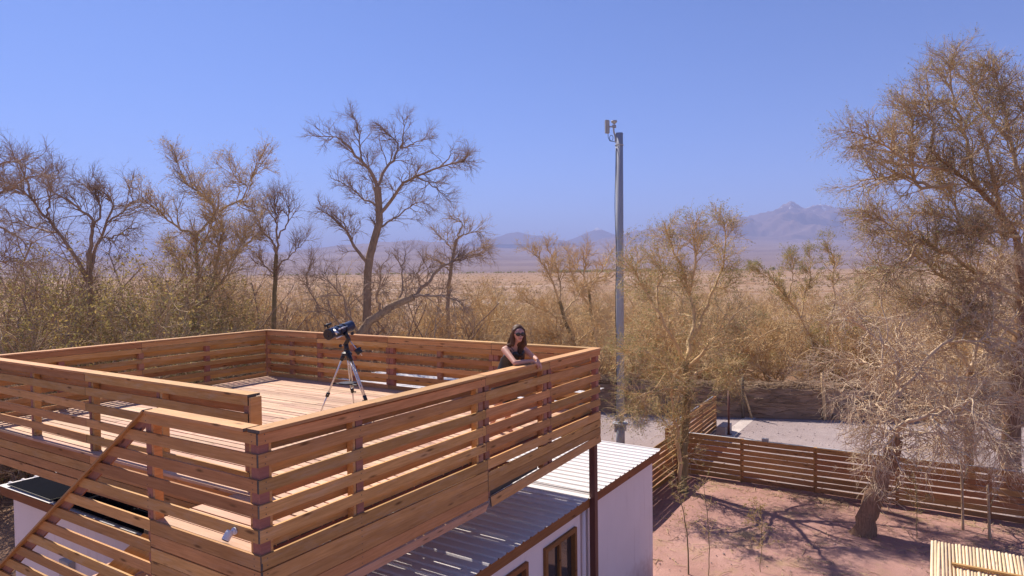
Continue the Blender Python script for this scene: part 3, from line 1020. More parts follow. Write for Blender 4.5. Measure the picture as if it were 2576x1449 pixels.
for (a, b) in zip(pts[:-1], pts[1:]):
    A = np.array([a[0], a[1], GROUND], float)
    B = np.array([b[0], b[1], GROUND], float)
    dd = (B - A) / np.linalg.norm(B - A)
    nn = np.array([dd[1], -dd[0], 0])
    LL = np.linalg.norm(B - A)
    cnt = int(LL * (125 if abs(a[1]) < 11 else 60))
    soup.append(stick_soup(A, B, nn, cnt, 1.38, 0.75, g))
    top_ = stick_soup(A + [0, 0, 1.28], B + [0, 0, 1.28], nn, int(LL * 14), 0.16, 0.5, g, (0.5, 1.6), (0.005, 0.011))
    soup.append(top_)
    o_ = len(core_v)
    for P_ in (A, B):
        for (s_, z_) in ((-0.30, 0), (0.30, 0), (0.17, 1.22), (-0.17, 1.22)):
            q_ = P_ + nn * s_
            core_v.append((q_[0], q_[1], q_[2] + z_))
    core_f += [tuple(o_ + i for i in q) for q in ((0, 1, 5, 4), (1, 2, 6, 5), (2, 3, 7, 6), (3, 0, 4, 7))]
v_, q_ = join(soup)
tag(link('brushwood', npmesh('brushwood', v_, q_), 'bark', bf), kind='stuff')
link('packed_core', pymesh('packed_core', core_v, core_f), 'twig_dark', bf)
for (px, py, hh, r_, lx, ly, mt) in ((25.55, 2.25, 1.75, 0.06, 0, 0, 'grey_post'), (25.75, 1.9, 1.6, 0.05, -.1, 0.55, 'twig_gold'), (26.85, -0.75, 1.95, 0.075, .05, .12, 'twig_gold'),
                                     (27.9, -3.3, 1.7, 0.05, 0, .05, 'grey_post'), (24.55, 5.2, 1.6, .05, 0, 0, 'grey_post'), (30.0, -8.0, 1.8, 0.06, 0.1, 0, 'grey_post')):
    tube_obj('stake', [(px, py, GROUND - 0.1), (px + lx * .4, py + ly * .45, GROUND + hh * .5), (px + lx, py + ly, GROUND + hh)], r_, r_ * 0.85, mt, bf, 8, n=7)

# ------------------------------------------------------------------ tall steel pole with a radio
PX, PY = 18.93, 4.97
tilt = Vector((0.0115, 0.0005, 1)).normalized()
pole = empty('steel_pole', (PX, PY, GROUND), 'tall grey galvanised steel pole with a flanged foot standing on the gravel', 'pole')
def pp(z, dx=0.0, dy=0.0):
    t = (z - GROUND)
    return (PX + tilt.x * t + dx, PY + tilt.y * t + dy, z)
tube_obj('shaft', [pp(-3.12), pp(2), pp(7.23)], 0.146, 0.132, 'steel', pole, 20)
tube_obj('foot_section', [pp(GROUND - .2), pp(-3.24)], 0.160, 0.160, 'steel', pole, 20)
lathe_obj('flange', [(0.15, 0), (0.275, 0), (0.275, 0.028), (0.15, 0.03)], 'steel', pole, Matrix.Translation(pp(-3.24)), 24)
lathe_obj('flange', [(0.15, 0), (0.275, 0), (0.275, 0.028), (0.15, 0.03)], 'steel', pole, Matrix.Translation(pp(-3.205)), 24)
for i in range(8):
    a = i * math.pi / 4
    lathe_obj('bolt', [(0.016, 0), (0.016, 0.09)], 'steel', pole, Matrix.Translation(Vector(pp(-3.26)) + Vector((0.225 * math.cos(a), 0.225 * math.sin(a), 0))), 6)
for i in range(4):
    a = YAW + i * math.pi / 2 + .4
    c = Vector(pp(-3.38)) + Vector((0.20 * math.cos(a), 0.20 * math.sin(a), 0))
    board('gusset', c - Vector((0, 0, 0.13)), c + Vector((0, 0, 0.13)), 0.10, 0.012, (-math.sin(a), math.cos(a), 0), 'steel', pole)
lathe_obj('collar', [(0.150, 0), (0.153, 0.004), (0.153, 0.03), (0.150, 0.034)], 'grey_plastic', pole, Matrix.Translation(pp(6.78)), 20)
cab = [Vector(pp(z)) - R0 * (0.15 + 0.02 * math.sin(z * 1.7)) - F0 * 0.05 for z in np.linspace(6.7, -3.3, 24)]
tube_obj('cable', cab, 0.012, 0.012, 'black', pole, 6)
radio = empty('radio_antenna', pp(7.2), 'grey box radio and small dome on a bent bracket at the top of the pole', 'antenna')
def rp(a, h, d=0.0):
    return Vector(pp(7.2)) + R0 * a + F0 * d + Vector((0, 0, h))
tube_obj('bracket', [rp(-0.13, -0.30), rp(-0.14, -0.10), rp(-0.20, 0.10), rp(-0.20, 0.32)], 0.032, 0.030, 'grey_plastic', radio, 10, n=10)
box_obj('clamp', rp(-0.18, 0.27), (0.13, 0.11, 0.11), 'steel', radio, 0.01)
tube_obj('arm', [rp(-0.22, 0.26), rp(-0.36, 0.26)], 0.028, 0.028, 'steel', radio, 8)
mm = Matrix.Rotation(YAW - math.pi / 2 + 0.5, 4, 'Z')
mm.translation = rp(-0.43, 0.26)
link('radio_box', boxes_mesh('radio_box', [(0, 0, 0, 0.17, 0.10, 0.48)], 0.02), 'grey_plastic', radio, mm)
lathe_obj('dome', [(0.03, 0), (0.05, 0.02), (0.105, 0.07), (0.112, 0.10), (0.10, 0.125), (0.03, 0.135)], 'grey_plastic', radio, Matrix.Translation(rp(-0.18, 0.35)))
lp = [rp(-0.40 + 0.0, 0.02), rp(-0.40, -0.12), rp(-0.33, -0.27), rp(-0.23, -0.22), rp(-0.22, -0.08), rp(-0.30, -0.03), rp(-0.36, -0.12), rp(-0.32, -0.25), rp(-0.16, -0.28)]
tube_obj('loop_cable', lp, 0.010, 0.010, 'black', radio, 6, n=30)

# ------------------------------------------------------------------ reed panel roof in the yard
rd = empty('reed_canopy', (6.6, -6.0, GROUND), 'pale reed panel of a small garden canopy with a brown batten across it', 'canopy')
nr = 62
for i in range(nr):
    yy = -4.64 - 0.0415 * i
    L = 2.5 + jit(0.05)
    x1 = 7.95 + jit(0.02)
    sl = 0.19
    r_ = 0.0195 + jit(0.003)
    z1 = -1.68 + jit(0.006)
    yj = jit(0.02)
    p_ = [(x1, yy, z1), (x1 - L * .33, yy + yj * .6, z1 - sl * L * .33), (x1 - L * .66, yy + yj, z1 - sl * L * .66), (x1 - L, yy + yj * .4, z1 - sl * L)]
    v_, q_ = tubes(np.array([p_], float) - np.array(p_[0]), np.array([[r_, r_ * 1.05, r_ * .97, r_]]), 6)
    o = link('reed', npmesh('reed', v_, q_), 'reed', rd, Matrix.Translation(p_[0]), smooth=True)
for bx_, b0 in ((7.38, -4.87), (6.2, -4.7)):
    board('batten', (bx_, b0, -1.68 - .19 * (7.95 - bx_) + 0.045), (bx_ - .02, -7.2, -1.68 - .19 * (7.95 - bx_) + 0.045), 0.05, 0.03, (0, 0, 1), 'slat', rd)
for bx_ in (7.6, 5.8):
    board('frame_beam', (bx_, -4.8, -1.68 - .19 * (7.95 - bx_) - 0.07), (bx_, -7.2, -1.68 - .19 * (7.95 - bx_) - 0.07), 0.09, 0.06, (1, 0, 0), 'slat', rd)
    for by_ in (-4.9, -7.1):
        zt = -1.68 - .19 * (7.95 - bx_) - 0.115
        box_obj('canopy_post', (bx_, by_, (GROUND + zt) / 2), (0.09, 0.09, zt - GROUND), 'slat', rd)

# ------------------------------------------------------------------ telescope on its tripod, own frame: X right, Y away, Z up
TC = Vector((4.19, 3.34, 0.0))
tele = empty('telescope', TC, 'dark blue reflector telescope on an aluminium tripod standing on the deck', 'telescope', rotz=YAW - math.pi / 2)
def tl(wx, wy, wz=0.0):
    d = Vector((wx, wy, 0)) - TC
    return Vector((d.dot(R0), d.dot(F0), wz))
PXM = 0.00645
def tv(x, y, d=0.0):
    """tripod-local point: right and up in units of 6.45 mm about the head, d metres away"""
    return Vector(((x - 869.5) * PXM, d, 1.03 - (y - 888) * PXM))
feet = [tl(3.99, 2.55), tl(3.91, 3.72), tl(4.62, 3.63)]
tops = [tv(879, 894, -.07), tv(860, 894, 0.0), tv(870, 894, .07)]
for ft, tp_ in zip(feet, tops):
    d = ft - tp_
    for s in (-1, 1):
        side = d.cross(Vector((0, 0, 1))).normalized() * 0.017 * s
        tube_obj('leg', [tp_ + side, tp_ + d * 0.62 + side], 0.0125, 0.0125, 'alu', tele, 8)
    tube_obj('leg_extension', [tp_ + d * 0.58, ft], 0.013, 0.012, 'alu', tele, 8)
    tube_obj('leg_clamp', [tp_ + d * 0.585, tp_ + d * 0.655], 0.031, 0.028, 'black', tele, 8)
    tube_obj('leg_joint', [tp_ - d * 0.03, tp_ + d * 0.07], 0.034, 0.031, 'black', tele, 8)
    side = d.cross(Vector((0, 0, 1))).normalized()
    tube_obj('clamp_knob', [tp_ + d * 0.65, tp_ + d * 0.65 + side * 0.06], 0.008, 0.014, 'black', tele, 6)
    lathe_obj('foot_cap', [(0.016, 0), (0.018, 0.01), (0.016, 0.04)], 'black', tele, Matrix.Translation(ft - Vector((0, 0, 0.0))), 8)
lathe_obj('tripod_head', [(0.05, -0.05), (0.085, -0.035), (0.085, 0.0), (0.05, 0.025), (0.04, 0.05)], 'black', tele, Matrix.Translation(tv(869.5, 886)), 12)
tray_c = (tops[0] + tops[1] + tops[2]) / 3 * 0.44 + (feet[0] + feet[1] + feet[2]) / 3 * 0.56
mids = [tp_ + (ft - tp_) * 0.44 for ft, tp_ in zip(feet, tops)]
tc = sum(mids, Vector()) / 3
v = []
for i in range(18):
    a = 2 * math.pi * i / 18
    v.append(tc + Vector((0.15 * math.cos(a), 0.13 * math.sin(a), 0.012)))
vb = [q - Vector((0, 0, 0.022)) for q in v]
link('accessory_tray', pymesh('accessory_tray', v + vb, [tuple(range(18)), tuple(reversed(range(18, 36)))] + [(i, i + 18, (i + 1) % 18 + 18, (i + 1) % 18) for i in range(18)]), 'black', tele)
for md in mids:
    tube_obj('tray_arm', [tc, (tc + md) / 2 + Vector((0, 0, -0.008)), md], 0.014, 0.012, 'black', tele, 6)
# equatorial head
tube_obj('mount_column', [tv(869.5, 884), tv(868, 864)], 0.042, 0.036, 'black', tele, 10)
tube_obj('polar_axis', [tv(865, 868), tv(875, 850), tv(871, 842, -.02)], 0.036, 0.034, 'black', tele, 10)
tube_obj('declination_axis', [tv(872, 848), tv(867, 835, -.01)], 0.033, 0.036, 'black', tele, 10)
tube_obj('counterweight_bar', [tv(874, 851), tv(909, 892, -.05)], 0.008, 0.008, 'alu', tele, 8)
tube_obj('counterweight', [tv(896, 876, -.035), tv(905, 887, -.045)], 0.052, 0.052, 'black', tele, 14)
for (x, y, d, rr) in ((856.5, 867, -.06, .028), (884.5, 837.5, -.02, .027), (905, 873, -.03, .012)):
    lathe_obj('knob', [(rr * .7, -0.012), (rr, -0.006), (rr, 0.008), (rr * .7, 0.012)], 'black', tele, look((0.3, -0.9, 0.2), tv(x, y, d)), 12)
tube_obj('slow_motion_rod', [tv(872, 841), tv(884, 838, -.02)], 0.006, 0.006, 'alu', tele, 6)
tube_obj('slow_motion_rod', [tv(866, 866), tv(857, 867, -.05)], 0.006, 0.006, 'alu', tele, 6)
# optical tube
f_end, b_end = tv(835.5, 835.5, -0.28), tv(873, 820.5, 0.26)
ax = (b_end - f_end).normalized()
Lt = (b_end - f_end).length
ot = lathe_obj('optical_tube', [(0.080, 0.0), (0.085, 0.004), (0.085, 0.05), (0.081, 0.054), (0.081, Lt - .06), (0.085, Lt - .056), (0.085, Lt - .015), (0.074, Lt)], 'navy', tele, look(ax, f_end), 24)
lathe_obj('dust_cap', [(0.083, -0.012), (0.088, -0.010), (0.088, 0.015), (0.083, 0.016)], 'black', ot, look(ax, f_end), 24)
for s in (-1, 1):
    lathe_obj('cap_plug', [(0.012, -0.010), (0.012, 0.0)], 'navy', ot, look(ax, f_end - ax * 0.012 + Vector((0.004, 0, 0.022 * s))), 10)
for s in (0.40, 0.62):
    lathe_obj('tube_ring', [(0.082, -0.012), (0.092, -0.012), (0.092, 0.012), (0.082, 0.012)], 'black', ot, look(ax, f_end + ax * Lt * s), 24)
mid_ = f_end + ax * Lt * 0.5
tube_obj('mounting_rail', [mid_ - ax * 0.13 + Vector((0.03, -.03, -0.095)), mid_ + ax * 0.13 + Vector((0.03, -.03, -0.095))], 0.016, 0.016, 'alu', ot, 8)
tube_obj('silver_handle', [f_end + ax * .20 + Vector((.05, -.06, 0.035)), f_end + ax * .42 + Vector((.05, -.06, .035))], 0.013, 0.013, 'alu', ot, 8)
tube_obj('focuser', [f_end + ax * .13 + Vector((.02, -.06, .04)), f_end + ax * .13 + Vector((.10, -.11, -0.01))], 0.026, 0.026, 'alu', ot, 12)
tube_obj('eyepiece', [f_end + ax * .13 + Vector((.10, -.11, -.01)), f_end + ax * .13 + Vector((.135, -.13, -.03))], 0.018, 0.022, 'black', ot, 12)
fs = f_end + ax * 0.05 + Vector((-0.035, 0.0, 0.085))
tube_obj('finder_stalk', [fs, fs + Vector((-0.005, 0, 0.045))], 0.014, 0.014, 'black', ot, 8)
tube_obj('finder_scope', [fs + Vector((-.005, 0, .055)) - ax * .06, fs + Vector((-.005, 0, .055)) + ax * .09], 0.021, 0.018, 'black', ot, 10)

# ------------------------------------------------------------------ woman leaning on the rail
person = empty('person', (4.62, 0.74, 0.0), 'woman with long brown hair, sunglasses and dark slip dress leaning on the rail', 'person')
def vox(name, caps, voxel, mat, parent, smooth_it=8, smooth_f=0.5):
    """one continuous skin grown over a chain of tapered capsules (p0, r0, p1, r1)"""
    parts = []
    for (p0, ra, p1, rb) in caps:
        p0, p1 = np.array(p0, float), np.array(p1, float)
        d = p1 - p0
        L = np.linalg.norm(d)
        d = d / (L + 1e-9)
        K = 5
        angs = np.linspace(0, np.pi / 2, K)
        pts_, rs_ = [], []
        for a in angs[:-1]:
            pts_.append(p0 - d * ra * math.cos(a))
            rs_.append(max(1e-4, ra * math.sin(a)))
        pts_ += [p0, p1]
        rs_ += [ra, rb]
        for a in angs[:-1][::-1]:
            pts_.append(p1 + d * rb * math.cos(a))
            rs_.append(max(1e-4, rb * math.sin(a)))
        P = np.array(pts_)[None]
        v, q = tubes(P, np.array(rs_)[None], 12)
        n = len(v)
        # fan caps
        v = np.concatenate([v, P[0, :1], P[0, -1:]])
        tri = [(i, (i + 1) % 12, n, n) for i in range(12)]
        parts.append((v, q))
    v, q = join(parts)
    me = npmesh(name + '_src', v, q)
    bm = bmesh.new()
    bm.from_mesh(me)
    bmesh.ops.remove_doubles(bm, verts=bm.verts[:], dist=0.0008)
    bmesh.ops.holes_fill(bm, edges=[e for e in bm.edges if e.is_boundary], sides=0)
    bmesh.ops.recalc_face_normals(bm, faces=bm.faces[:])
    bm.to_mesh(me)
    bm.free()
    o = bpy.data.objects.new(name + '_src', me)
    COL.objects.link(o)
    md = o.modifiers.new('r', 'REMESH')
    md.mode = 'VOXEL'
    md.voxel_size = voxel
    ms = o.modifiers.new('s', 'SMOOTH')
    ms.iterations = smooth_it
    ms.factor = smooth_f
    dg = bpy.context.evaluated_depsgraph_get()
    res = bpy.data.meshes.new_from_object(o.evaluated_get(dg))
    bpy.data.objects.remove(o)
    res.name = name
    return link(name, res, mat, parent, smooth=True)

hip = Vector((4.525, 0.46, 0.90))
shc = Vector((4.445, 0.33, 1.245))
shR, shL = Vector((4.315, 0.385, 1.235)), Vector((4.60, 0.255, 1.225))
nk = Vector((4.43, 0.285, 1.315))
hd = Vector((4.405, 0.215, 1.455))
elR, wrR = Vector((4.165, 0.125, 1.085)), Vector((4.46, 0.03, 1.085))
elL, wrL = Vector((4.66, 0.12, 1.10)), Vector((4.535, 0.0, 1.095))
face = Vector((-0.62, -0.76, -0.10)).normalized()       # the way she looks: towards the camera, chin level
side = face.cross(Vector((0, 0, 1))).normalized() * -1    # to her left... sign used symmetrically
C = []
# torso
sp = (shR - shL).normalized()
C += [(hip + sp * .07, .105, hip - sp * .07, .105), (hip, .115, hip.lerp(shc, .42), .088), (hip.lerp(shc, .42), .088, hip.lerp(shc, .78), .102),
      (hip.lerp(shc, .80) + sp * .05, .085, hip.lerp(shc, .80) - sp * .05, .085),
      (shR * .75 + shc * .25, .058, shL * .75 + shc * .25, .058), (shc, .07, nk, .050), (nk, .047, hd - Vector((0, 0, .06)) - face * .01, .046)]
# bust
fr_t = Vector((-.25, -.9, -.25)).normalized()
for s in (-1, 1):
    b_ = hip.lerp(shc, .74) + sp * .065 * s + fr_t * .065
    C.append((b_, .052, b_ + fr_t * .012, .046))
# head: skull, jaw, nose
C += [(hd + Vector((0, 0, .028)) - face * .022, .083, hd + Vector((0, 0, .018)) + face * .012, .079), (hd - Vector((0, 0, .03)) + face * .025, .066, hd - Vector((0, 0, .068)) + face * .045, .036),
      (hd + face * .086 - Vector((0, 0, .004)), .010, hd + face * .102 - Vector((0, 0, .026)), .0135)]
for s in (-1, 1):
    C.append((hd + side * .078 * s - face * .012, .012, hd + side * .080 * s - face * .014 - Vector((0, 0, .03)), .009))
# arms
for sh, el, wr in ((shR, elR, wrR), (shL, elL, wrL)):
    C += [(sh, .050, sh.lerp(el, .5), .042), (sh.lerp(el, .5), .042, el, .036), (el, .037, el.lerp(wr, .35), .036), (el.lerp(wr, .35), .036, wr, .024)]
# hands hang over the outer edge: palm, four fingers, thumb
def hand(wr, dirn, thumb, spread):
    dirn, thumb, spread = dirn.normalized(), thumb.normalized(), spread.normalized()
    kn = wr + dirn * 0.075 + Vector((0, 0, -0.008))
    C.append((wr, .023, wr + dirn * .03, .026))
    C.append((wr + dirn * .03 + spread * .02, .016, kn + spread * .028, .012))
    C.append((wr + dirn * .03 - spread * .02, .016, kn - spread * .028, .012))
    C.append((wr + dirn * .03, .018, kn, .013))
    for i, Lf in enumerate((.066, .075, .070, .055)):
        b0 = kn + spread * (.030 - .020 * i)
        m_ = b0 + (dirn * .75 + Vector((0, 0, -.65))).normalized() * Lf * .52
        e_ = m_ + (dirn * .25 + Vector((0, 0, -1))).normalized() * Lf * .48
        C.append((b0, .0092, m_, .0084))
        C.append((m_, .0084, e_, .0068))
    t0 = wr + dirn * .022 + thumb * .022
    t1 = t0 + (dirn * .7 + thumb * .6 - Vector((0, 0, .35))).normalized() * .036
    C.append((t0, .0135, t1, .0105))
    C.append((t1, .0105, t1 + (dirn * .8 - Vector((0, 0, .6))).normalized() * .028, .008))
hand(wrR, Vector((.70, -.45, -.62)), Vector((.3, .6, .3)), Vector((.45, .75, 0)))
hand(wrL, Vector((.20, -.62, -.80)), Vector((-.8, .1, .2)), Vector((-.9, -.2, 0)))
# legs
kR, aR = Vector((4.49, 0.60, .47)), Vector((4.60, 0.82, .075))
kL, aL = Vector((4.66, 0.50, .48)), Vector((4.74, 0.66, .075))
for s, kn_, an in ((1, kR, aR), (-1, kL, aL)):
    hp = hip + sp * .085 * s - Vector((0, 0, .03))
    C += [(hp, .092, kn_, .056), (kn_, .055, kn_.lerp(an, .35), .053), (kn_.lerp(an, .35), .053, an, .033),
          (an, .034, an + Vector((.01, .035, -.04)), .030), (an + Vector((0, .01, -.03)), .034, an + Vector((-.06, -.11, -.052)), .024), (an + Vector((-.06, -.11, -.052)), .024, an + Vector((-.085, -.16, -.058)), .018)]
body = vox('body', C, 0.0075, 'skin', person, 5, 0.45)

# slip dress: rings from bust to hem
def ring(c, ax_s, ax_f, rs, rf, n=36, wob=0.0, ph=0.0):
    return [c + ax_s * rs * math.cos(2 * math.pi * i / n) + ax_f * rf * math.sin(2 * math.pi * i / n) * (1 + wob * math.sin(6 * math.pi * i / n * 2 + ph)) for i in range(n)]
fx = Vector((-.28, -.96, 0)).normalized()
sx_ = Vector((-fx.y, fx.x, 0)) * -1
tl_ = (shc - hip).normalized()
spec = [(hip + Vector((.03, 0.13, -.42)) , .215, .195, .09), (hip + Vector((.02, .10, -.30)), .205, .185, .07), (hip + Vector((.01, .06, -.15)), .200, .172, .05), (hip + Vector((.0, .02, -.02)), .190, .160, .02),
        (hip.lerp(shc, .25) - fx * .01, .165, .145, 0.0), (hip.lerp(shc, .42) - fx * .01, .155, .138, 0), (hip.lerp(shc, .60), .156, .136, 0), (hip.lerp(shc, .74) + fx * .03, .168, .150, 0), (hip.lerp(shc, .84) + fx * .035, .160, .135, 0)]
v, f = [], []
n = 36
for j, (c, a, b, wob) in enumerate(spec):
    rg = ring(c, sx_, fx, a, b, n, wob, j)
    if j >= len(spec) - 2:     # the top edge dips to a V in front and lower at the back
        for i in range(n):
            an = math.sin(2 * math.pi * i / n)
            dv = 0.0
            if an < 0:
                dv -= 0.05 * (-an) ** 0.6
            else:
                cx_ = abs(math.cos(2 * math.pi * i / n))
                dv += (0.028 if 0.25 < cx_ < 0.75 else -0.02) * (1 if j == len(spec) - 1 else 0)
            rg[i] = rg[i] + Vector((0, 0, dv))
    v += rg
for j in range(len(spec) - 1):
    for i in range(n):
        i2 = (i + 1) % n
        f.append((j * n + i, j * n + i2, (j + 1) * n + i2, (j + 1) * n + i))
dr = link('dress', pymesh('dress', v, f), 'dress', person, smooth=True)
sm = dr.modifiers.new('thickness', 'SOLIDIFY')
sm.thickness = 0.004
for s in (-1, 1):
    sh = shR if s == 1 else shL
    top = shc.lerp(sh, .72) + Vector((0, 0, .062))
    fr_ = hip.lerp(shc, .84) + fx * .13 + sp * .075 * s + Vector((0, 0, .03))
    bk_ = hip.lerp(shc, .78) - fx * .10 + sp * .05 * s - Vector((0, 0, .05))
    tube_obj('strap', [fr_, fr_.lerp(top, .5) + fx * .03, top, top.lerp(bk_, .5) - fx * .035, bk_], .005, .005, 'dress', dr, 6, n=12)

# hair: a cap over the skull and long locks falling in front of and behind the shoulders
upd = Vector((0, 0, 1))
g = np.random.default_rng(3)
caps_ = [(hd + upd * .045 - face * .030, .088, hd + upd * .030 - face * .040, .090), (hd - face * .055, .085, hd - face * .065 - upd * .10, .070), (hd - face * .06 - upd * .10, .068, nk - face * .07 - upd * .08, .060)]
for s in (-1, 1):
    a_ = hd + upd * .095 + face * .02
    caps_ += [(a_, .028, hd + side * .066 * s + upd * .055 + face * .020, .027), (hd + side * .066 * s + upd * .055 + face * .020, .027, hd + side * .086 * s - upd * .03 - face * .005, .026),
              (hd + side * .086 * s - upd * .03 - face * .005, .028, hd + side * .088 * s - upd * .14 + face * .0, .032)]
left = 1 if (side.dot(shL - shR) > 0) else -1
sL = side * left
caps_ += [(hd + sL * .09 - upd * .14, .036, shL.lerp(shc, .45) + upd * .03 + face * .045, .052), (shL.lerp(shc, .45) + upd * .03 + face * .045, .052, shL.lerp(shc, .4) - upd * .09 + face * .085, .050),
          (shL.lerp(shc, .4) - upd * .09 + face * .085, .050, shL.lerp(shc, .38) - upd * .25 + face * .075, .026),
          (hd - sL * .085 - upd * .13, .030, shc - sL * .085 + upd * .045 + face * .03, .030), (shc - sL * .085 + upd * .045 + face * .03, .030, shc - sL * .06 - upd * .02 + face * .08, .012)]
hair = vox('hair', caps_, 0.009, 'hair', person, 6, 0.5)
# loose strands over the locks
n_s = 110
P = []
for i in range(n_s):
    s = -1 if i % 3 == 0 else 1
    th = g.uniform(-0.9, 0.9)
    st = hd + upd * g.uniform(.06, .115) + side * .05 * s * left * g.uniform(.1, 1.0) - face * g.uniform(-.02, .06)
    m1 = hd + sL * .098 * s - upd * g.uniform(.0, .06) - face * g.uniform(-.03, .05)
    if s == 1:
        m2 = shL.lerp(shc, g.uniform(.3, .6)) + upd * .04 + face * g.uniform(.05, .10)
        e = m2 - upd * g.uniform(.12, .27) + face * .03
    else:
        m2 = shc - sL * .09 + upd * .06 + face * g.uniform(-.02, .06)
        e = m2 - upd * g.uniform(.02, .09) + face * .03
    P.append(resample(np.array([st, m1, m2, e], float) + g.normal(0, .004, (4, 3)), 9))
v_, q_ = tubes(np.array(P), np.full((n_s, 9), 0.0035) * np.linspace(1, .5, 9), 4)
tag(link('hair_strands', npmesh('hair_strands', v_, q_), 'hair', hair, smooth=True), kind='stuff')

# sunglasses and mouth
sg = []
for s in (-1, 1):
    c = hd + face * .090 + side * .033 * s + upd * .014
    ring_ = []
    nn_ = 16
    for i in range(nn_):
        a = 2 * math.pi * i / nn_
        ring_.append(c + side * .031 * math.cos(a) + upd * .026 * math.sin(a) * (1.0 if math.sin(a) < 0 else .85) - face * (.010 * abs(math.cos(a)) if math.cos(a) * s > 0 else 0))
    sg.append((c, ring_))
v, f = [], []
for c, rg in sg:
    o_ = len(v)
    v += [c + face * .006] + rg
    f += [(o_, o_ + 1 + i, o_ + 1 + (i + 1) % 16) for i in range(16)]
gl = link('sunglasses', pymesh('sunglasses', v, f), 'lens', person, smooth=True)
for c, rg in sg:
    tube_obj('rim', rg + [rg[0]], .0035, .0035, 'black', gl, 5)
tube_obj('bridge', [hd + face * .093 + side * .006 + upd * .02, hd + face * .098 + upd * .022, hd + face * .093 - side * .006 + upd * .02], .003, .003, 'black', gl, 5)
for s in (-1, 1):
    tube_obj('temple', [hd + face * .078 + side * .064 * s + upd * .02, hd - face * .01 + side * .086 * s + upd * .018], .003, .003, 'black', gl, 5)
tube_obj('lips', [hd + face * .079 - upd * .050 + side * .022, hd + face * .089 - upd * .050, hd + face * .079 - upd * .050 - side * .022], .004, .004, 'lip', person, 6, n=7)

